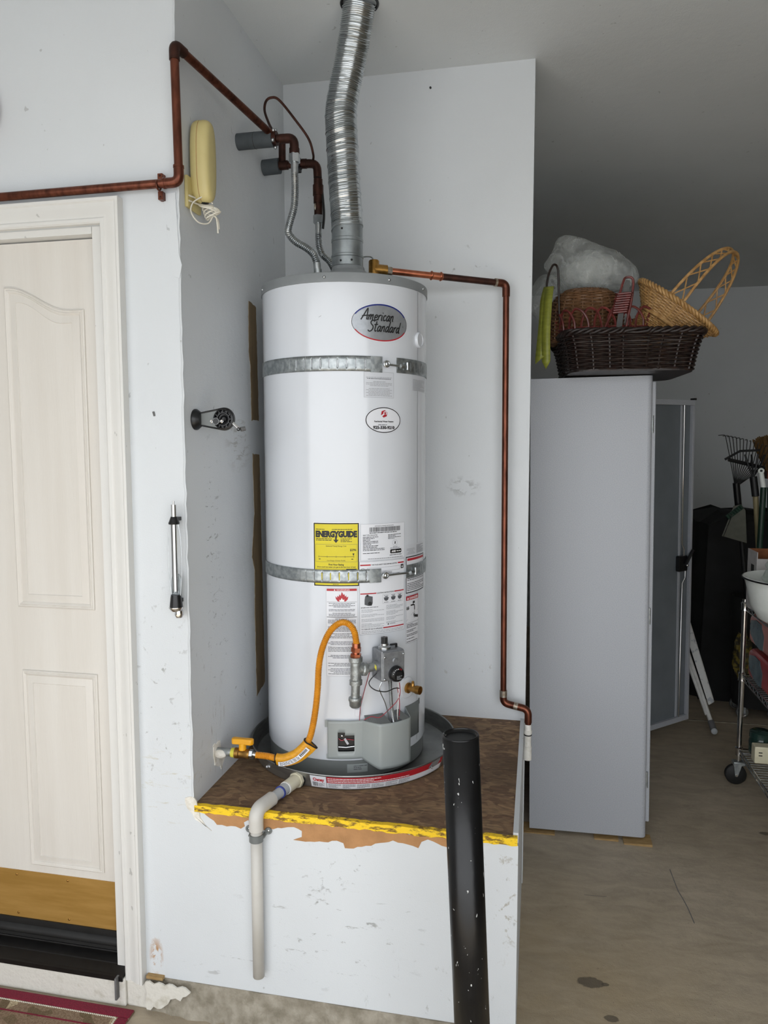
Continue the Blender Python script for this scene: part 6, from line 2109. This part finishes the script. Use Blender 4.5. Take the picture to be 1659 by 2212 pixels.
# ------------------------------------------------------------------ wire shelving cart
CX0, CX1, CY0, CY1 = 1.005, 1.46, 2.92, 3.84
cart = thing('wire_cart', 'chrome wire shelving cart on casters by the cabinet', 'cart', (1.23, 3.38, 0))
for x in (CX0, CX1):
    for y in (CY0, CY1):
        po = MB().cyl((x, y, 0.12), (x, y, 0.935), 0.0125, 18).build('post', 'chrome', cart)
        for z in (0.17, 0.55, 0.90):
            MB().lathe([(0.013, -0.022), (0.018, -0.020), (0.016, 0.0), (0.019, 0.016), (0.013, 0.022)], Matrix.Translation((x, y, z)), 16).build('collar', 'chrome', po)
        ca = MB().box((x - 0.028, y - 0.022, 0.098), (x + 0.028, y + 0.022, 0.118)).build('caster', 'galvanised', cart, bevel=0.004)
        for s_ in (-1, 1):
            MB().prism([(x - 0.026, 0.105), (x + 0.012, 0.105), (x - 0.006, 0.045), (x - 0.018, 0.045)], y + s_ * 0.021 - 0.0015, y + s_ * 0.021 + 0.0015, Matrix(((1, 0, 0, 0), (0, 0, 1, 0), (0, 1, 0, 0), (0, 0, 0, 1)))).build('fork', 'galvanised', ca)
        MB().lathe([(0.0, -0.015), (0.044, -0.015), (0.050, -0.010), (0.050, 0.010), (0.044, 0.015), (0.0, 0.015)], Matrix.Translation((x - 0.012, y, 0.05)) @ Matrix.Rotation(math.pi / 2, 4, 'X'), 32).build('wheel', 'black_rubber', ca)
        MB().cyl((x - 0.012, y - 0.025, 0.05), (x - 0.012, y + 0.025, 0.05), 0.006, 10).build('axle', 'chrome', ca)
for z in (0.17, 0.55, 0.90):
    sh = MB()
    for zz in (z + 0.010, z - 0.014):
        sh.tube([(CX0, CY0, zz), (CX1, CY0, zz), (CX1, CY1, zz), (CX0, CY1, zz)], 0.0032, 6, closed=True)
    sf = sh.build('shelf', 'chrome', cart)
    w_ = MB()
    nW = 34
    for i in range(1, nW):
        y = CY0 + (CY1 - CY0) * i / nW
        w_.tube([(CX0, y, z + 0.012), (CX1, y, z + 0.012)], 0.0017, 5)
    for x in (CX0 + 0.15, CX0 + 0.30):
        w_.tube([(x, CY0, z + 0.008), (x, CY1, z + 0.008)], 0.0026, 5)
    for x in (CX0, CX1):
        zg = [(x, CY0 + (CY1 - CY0) * i / 26, z + (0.010 if i % 2 else -0.014)) for i in range(27)]
        w_.tube(zg, 0.0017, 5)
    o_ = w_.build('shelf_wires', 'galvanised', sf)
    o_['kind'] = 'stuff'
# things on the cart
tub = thing('enamel_tub', 'white enamel tub with black rim on the top shelf of the cart', 'tub', (1.115, 3.42, 0.914))
TM = Matrix.Translation((1.115, 3.42, 0))
MB().lathe([(0.0, 0.914), (0.13, 0.914), (0.165, 0.935), (0.195, 0.99), (0.215, 1.08), (0.222, 1.105), (0.232, 1.112), (0.226, 1.115), (0.214, 1.106), (0.206, 1.08), (0.185, 0.99), (0.155, 0.945), (0.0, 0.925)], TM, 56).build('tub_body', 'enamel_white', tub)
MB().torus((1.115, 3.42, 1.110), (0, 0, 1), 0.2305, 0.0038, 56, 8).build('tub_rim', 'black_plastic', tub)
hg = thing('bagged_greens', 'green herbs in a clear plastic bag lying in the enamel tub', 'herbs', (1.11, 3.42, 0.93))
for k in range(46):
    a, rr = random.uniform(0, 6.28), random.uniform(0, 0.17)
    c_ = Vector((1.115 + rr * math.cos(a), 3.42 + rr * math.sin(a), 1.06 + random.uniform(0, 0.05)))
    m_ = MB()
    for j in range(3):
        an = random.uniform(0, 6.28)
        d_ = Vector((math.cos(an), math.sin(an), random.uniform(-0.2, 0.6))) * random.uniform(0.02, 0.04)
        s_ = Vector((-d_.y, d_.x, 0)) * 0.35
        m_.add([c_, c_ + d_ * 0.5 + s_, c_ + d_, c_ + d_ * 0.5 - s_], [(0, 1, 2, 3)])
    m_.build('leaf_sprig', 'herb_green', hg, smooth=0)
lump(Matrix.Translation((1.14, 3.42, 1.12)), (0.17, 0.15, 0.10), 6.0, [((0.15, 0, 1), 0.9, 8)], 4, 0.2, 2.5).build('clear_bag', 'clear_bag', hg, smooth=30)
cbx = thing('open_carton', 'open white carton with brown inside on the top shelf behind the tub', 'box', (1.09, 3.70, 0.914))
z0_, z1_ = 0.914, 1.19
MB().box((1.0, 3.66, z0_), (1.004, 3.81, z1_)).build('carton_side', 'cardboard_white', cbx, smooth=0)
MB().box((1.004, 3.66, z0_), (1.17, 3.664, z1_ - 0.03)).build('carton_side', 'cardboard_white', cbx, smooth=0)
MB().box((1.004, 3.806, z0_), (1.17, 3.81, z1_)).build('carton_side', 'cardboard_brown', cbx, smooth=0)
MB().box((1.166, 3.664, z0_), (1.17, 3.806, z1_)).build('carton_side', 'cardboard_brown', cbx, smooth=0)
MB().box((1.004, 3.664, z0_), (1.166, 3.806, z0_ + 0.004)).build('carton_floor', 'cardboard_brown', cbx, smooth=0)
MB().box((0.9985, 3.70, 1.09), (1.0, 3.745, 1.125)).build('carton_print', 'ink_black', cbx, smooth=0)
for lbl, nm, mt, z in (('pink film-wrapped pack of boxes, upper of two on the middle shelf', 'wrapped_pack', 'pink_pack', 0.735), ('red film-wrapped pack of boxes, lower of two on the middle shelf', 'wrapped_pack', 'red_pack', 0.565)):
    r_ = thing(nm, lbl, 'package', (1.16, 3.5, z), 'film-wrapped packs on the cart')
    MB().box((1.014, 3.44, z), (1.32, 3.80, z + 0.145)).build('film_wrap', mt, r_, smooth=0, bevel=0.03, seg=4)
    for y in (3.44, 3.80):
        MB().box((1.045, y - 0.004, z + 0.02), (1.29, y + 0.004, z + 0.125)).build('pack_end', 'carton_grey', r_, smooth=0, bevel=0.004)
    q_ = [(3.56, z + 0.02), (3.60, z + 0.012), (3.68, z + 0.02), (3.76, z + 0.05), (3.775, z + 0.085), (3.76, z + 0.115), (3.68, z + 0.132), (3.60, z + 0.13), (3.55, z + 0.085)]
    MB().prism(q_, -0.002, 0.001, Matrix(((0, 0, -1, 1.014), (1, 0, 0, 0), (0, 1, 0, 0), (0, 0, 0, 1)))).build('film_window', 'pack_window', r_, smooth=0)
for k, (y, lbl) in enumerate(((3.782, 'green glass jar on the bottom cart shelf, right next to the post'), (3.782, 'green glass jar on the bottom cart shelf, further from the post'))):
    j = thing('glass_jar', lbl, 'jar', (1.085 + 0.12 * k, y, 0.184))
    MB().lathe([(0.0, 0.184), (0.045, 0.184), (0.052, 0.195), (0.052, 0.25), (0.048, 0.262), (0.046, 0.27), (0.0, 0.27)], Matrix.Translation((1.085 + 0.12 * k, y, 0)), 32).build('jar_body', 'glass_green', j)
    MB().lathe([(0.0, 0.305), (0.04, 0.303), (0.05, 0.295), (0.051, 0.27), (0.0, 0.27)], Matrix.Translation((1.085 + 0.12 * k, y, 0)), 32).build('jar_lid', 'glass_green', j)
cb2 = thing('cream_box', 'cream plastic box with two slots on the bottom shelf of the cart', 'box', (1.13, 3.69, 0.184))
MB().box((1.028, 3.66, 0.184), (1.24, 3.72, 0.265)).build('box_body', 'cream_plastic', cb2, smooth=0, bevel=0.005)
for z in (0.222, 0.236):
    MB().box((1.045, 3.6585, z), (1.061, 3.661, z + 0.004)).build('slot', 'black_plastic', cb2)
MB().lathe([(0.0, 0.184), (0.07, 0.184), (0.09, 0.21), (0.095, 0.26), (0.09, 0.265), (0.0, 0.25)], Matrix.Translation((1.16, 3.2, 0)), 32).build('maroon_bowl', 'maroon_plastic')
tag(bpy.data.objects['maroon_bowl'], 'dark maroon plastic bowl on the bottom shelf of the cart', 'bowl')

# ------------------------------------------------------------------ dark corner behind the cart
def drape(x0, x1, y0, y1, top, seed):
    rng = random.Random(seed)
    n_, k_2 = 26, 9
    per = []
    for i in range(n_):
        t = 2 * math.pi * i / n_
        px, py = sup(1, 1, 5, t)
        per.append((px, py))
    mb = MB()
    for j in range(k_2):
        f_ = j / (k_2 - 1)
        for i, (px, py) in enumerate(per):
            s_ = (1.0 - 0.12 * f_) * (1 if j < k_2 - 1 else 0.55)
            wv = 0.02 * math.sin(i * 2.3 + seed) * (1 - f_ * 0.5)
            mb.v.append(((x0 + x1) / 2 + px * (x1 - x0) / 2 * s_ + wv, (y0 + y1) / 2 + py * (y1 - y0) / 2 * s_ + wv * 0.7, (top + rng.uniform(-0.035, 0.03) * (j > 5)) * min(1, f_ * 1.1)))
    for j in range(k_2 - 1):
        for i in range(n_):
            mb.f.append((j * n_ + i, j * n_ + (i + 1) % n_, (j + 1) * n_ + (i + 1) % n_, (j + 1) * n_ + i))
    mb.f.append(tuple((k_2 - 1) * n_ + i for i in range(n_)))
    return mb


tag(drape(1.02, 1.72, 5.1, 5.9, 1.235, 3).build('covered_bin', 'dark_cloth', smooth=50), 'bulky thing under a black cover by the far wall', 'cover')
tag(drape(1.55, 2.4, 4.75, 5.05, 0.95, 8).build('black_bag', 'dark_cloth', smooth=50), 'black bag standing behind the wire cart', 'bag')
# tool caddy on wheels with long-handled garden tools
tc_ = thing('tool_caddy', 'dark bin on casters holding the garden tools', 'bin', (1.30, 4.75, 0))
MB().lathe([(0.0, 0.07), (0.13, 0.07), (0.16, 0.75), (0.15, 0.75), (0.122, 0.08), (0.0, 0.08)], Matrix.Translation((1.36, 4.9, 0)), 28).build('bin_body', 'dark_cloth', tc_)
for x, y in ((1.27, 4.82), (1.45, 4.82), (1.27, 4.98), (1.45, 4.98)):
    ca = MB().lathe([(0.0, -0.01), (0.033, -0.01), (0.036, -0.006), (0.036, 0.006), (0.033, 0.01), (0.0, 0.01)], Matrix.Translation((x, y, 0.036)) @ Matrix.Rotation(math.pi / 2, 4, 'X'), 24).build('wheel', 'rubber_grey', tc_)
    MB().torus((x, y - 0.011, 0.036), (0, 1, 0), 0.026, 0.003, 24, 6).build('wheel_ring', 'chrome', ca)
    MB().box((x - 0.014, y - 0.016, 0.03), (x + 0.016, y + 0.016, 0.076)).build('fork', 'galvanised', ca)


def pole(name, root, a, b, r, material):
    return MB().tube([a, b], r, 12).build(name, material, root)


base = Vector((1.37, 4.9, 0.1))
rk = thing('leaf_rake', 'black fan-shaped leaf rake standing tines up', 'rake', base)
hT = Vector((1.165, 4.75, 1.46))
pole('handle', rk, base, hT, 0.014, 'black_iron')
pole('socket', rk, hT + (base - hT) * 0.12, hT, 0.02, 'black_plastic')
c0, c1 = Vector((1.115, 4.70, 1.60)), Vector((1.30, 4.72, 1.55))
t0_, t1_ = Vector((1.085, 4.66, 1.745)), Vector((1.345, 4.70, 1.665))
for i in range(14):
    k = i / 13
    p0_ = hT + Vector((0.012 * (k - 0.5), 0, -0.02))
    p1_ = c0.lerp(c1, k)
    p2_ = t0_.lerp(t1_, k) + Vector((-0.012 * (1 - k), 0, 0.01 * math.sin(k * 3)))
    p3_ = p2_ + Vector((-0.05 * (1 - k), -0.06, -0.004))
    MB().tube(bend([p0_, p1_, p2_, p3_], 0.02, 4), 0.0024, 6).build('tine', 'black_iron', rk)
MB().tube([c0 + Vector((-0.01, 0, 0)), c1 + Vector((0.01, 0, 0))], 0.011, 8).build('tine_bar', 'black_plastic', rk)
MB().tube([c0 + Vector((-0.03, 0, 0.0)), c0 + Vector((0.05, -0.005, 0.05)), c0 + Vector((0.16, 0, 0.055))], 0.007, 8).build('pick_blade', 'black_iron', rk)
r3 = thing('hand_cultivator', 'dark claw tool with a pale wooden handle among the garden tools', 'garden tool', base + Vector((0.03, -0.02, 0)))
wT = Vector((1.262, 4.70, 1.385))
pole('wood_handle', r3, Vector((1.36, 4.80, 0.6)), wT, 0.0155, 'wood_handle')
pole('ferrule', r3, wT, Vector((1.245, 4.70, 1.50)), 0.021, 'black_iron')
for i in range(4):
    MB().tube(catmull([(1.245, 4.70, 1.50), (1.215 + i * 0.02, 4.69, 1.56), (1.19 + i * 0.035, 4.68, 1.63)], 5), 0.006, 6).build('prong', 'black_iron', r3)
bm_ = thing('straw_broom', 'straw broom standing bristles up behind the rake', 'broom', base + Vector((0.06, 0.04, 0)))
pole('broom_stick', bm_, Vector((1.42, 4.95, 0.1)), Vector((1.42, 4.93, 1.52)), 0.013, 'wood_handle')
m_ = MB()
rng = random.Random(12)
for i in range(150):
    k = rng.uniform(-1, 1)
    kk = rng.uniform(-1, 1)
    m_.tube([(1.42 + k * 0.03, 4.93 + kk * 0.02, 1.50), (1.415 + k * 0.085, 4.93 + kk * 0.03, 1.62), (1.41 + k * 0.115 + rng.uniform(-0.01, 0.01), 4.93 + kk * 0.03, 1.74 - 0.03 * k * k + rng.uniform(-0.015, 0.012))], 0.0036, 4)
o_ = m_.build('bristles', 'broom_straw', bm_)
o_['kind'] = 'stuff'
MB().box((1.375, 4.895, 1.48), (1.465, 4.965, 1.53)).build('broom_binding', 'copper_aged', bm_)
sr = thing('hedge_shears', 'hedge shears with white pivot and dark green grips', 'shears', base + Vector((-0.02, -0.06, 0.4)))
for s_ in (-1, 1):
    pole('grip', sr, Vector((1.315 + s_ * 0.03, 4.66, 1.05)), Vector((1.310 + s_ * 0.018, 4.66, 1.44)), 0.017, 'tool_green')
    pole('pivot_arm', sr, Vector((1.310 + s_ * 0.018, 4.66, 1.43)), Vector((1.306 + s_ * 0.034, 4.655, 1.535)), 0.0145, 'enamel_white')
    MB().torus((1.306 + s_ * 0.034, 4.648, 1.535), (0, 1, 0), 0.012, 0.006, 18, 8).build('grip_eye', 'enamel_white', sr)
    MB().sphere((1.306 + s_ * 0.034, 4.648, 1.535), 0.009, 8).build('grip_hole', 'black_plastic', sr)
dpn = thing('dustpan', 'grey ribbed metal dustpan hanging among the garden tools', 'dustpan', (1.13, 4.7, 1.1))
q_ = [(1.085, 1.145), (1.145, 1.325), (1.185, 1.335), (1.21, 1.30), (1.225, 1.105)]
MB().prism(q_, 4.70, 4.706, Matrix(((1, 0, 0, 0), (0, 0, 1, 0), (0, 1, 0, 0), (0, 0, 0, 1)))).build('pan', 'dustpan_grey', dpn, smooth=0)
MB().tube([(1.095, 4.695, 1.145), (1.125, 4.695, 1.235), (1.135, 4.692, 1.275)], 0.003, 6).build('folded_edge', 'chrome', dpn)
for i in range(7):
    t = i / 6
    MB().cyl((1.105 + t * 0.07, 4.698, 1.27 + t * 0.06), (1.125 + t * 0.07, 4.698, 1.25 + t * 0.06), 0.008, 8).build('pan_rib', 'tool_green', dpn)
lf = tag(lump(Matrix.Translation((1.22, 4.66, 0.42)), (0.05, 0.04, 0.14), 3.3, [], 4, 0.35, 3).build('patterned_bag', 'leaf_gold', smooth=40), 'gold and black patterned cloth bag hanging on the tool bin', 'bag')

# ------------------------------------------------------------------ folded ironing board leaning behind the cabinet door
ib = thing('ironing_board', 'folded white ironing board lying on edge behind the open cabinet door', 'ironing board', (1.0, 4.55, 0))
f0, f1 = Vector((1.028, 4.46, 0.035)), Vector((0.90, 4.86, 0.52))
dv_ = f1 - f0
MB().tube([f0, f1 + dv_ * 0.2], 0.0125, 12).build('leg_tube', 'tube_white', ib)
MB().tube([f0 + Vector((0, -0.004, 0)), f0 + dv_ * 0.09], 0.018, 14).build('rubber_foot', 'rubber_grey', ib)
MB().sphere(f0 + Vector((0, -0.012, 0)), 0.0185, 10, (1, 0.5, 1)).build('foot_cap', 'pvc_fitting', ib)
MB().tube([f0 + Vector((-0.03, 0.06, 0.07)), f1 + Vector((-0.03, 0.02, 0.02))], 0.009, 10).build('leg_tube', 'tube_white', ib)
a_, b_ = f0 + dv_ * 0.22 + Vector((0.012, 0.0, 0.012)), f1 + Vector((0.02, 0.02, 0.03)) + dv_ * 0.2
sd = Vector((0.028, 0, 0.02))
dp_ = Vector((0.01, 0.012, 0))
m_ = MB()
m_.add([a_, a_ + sd, b_ + sd * 1.4, b_, a_ + dp_, a_ + sd + dp_, b_ + sd * 1.4 + dp_, b_ + dp_], [(0, 1, 2, 3), (7, 6, 5, 4), (0, 4, 5, 1), (1, 5, 6, 2), (2, 6, 7, 3), (3, 7, 4, 0)])
m_.build('padded_top', 'ironing_cover', ib, smooth=0, bevel=0.004)
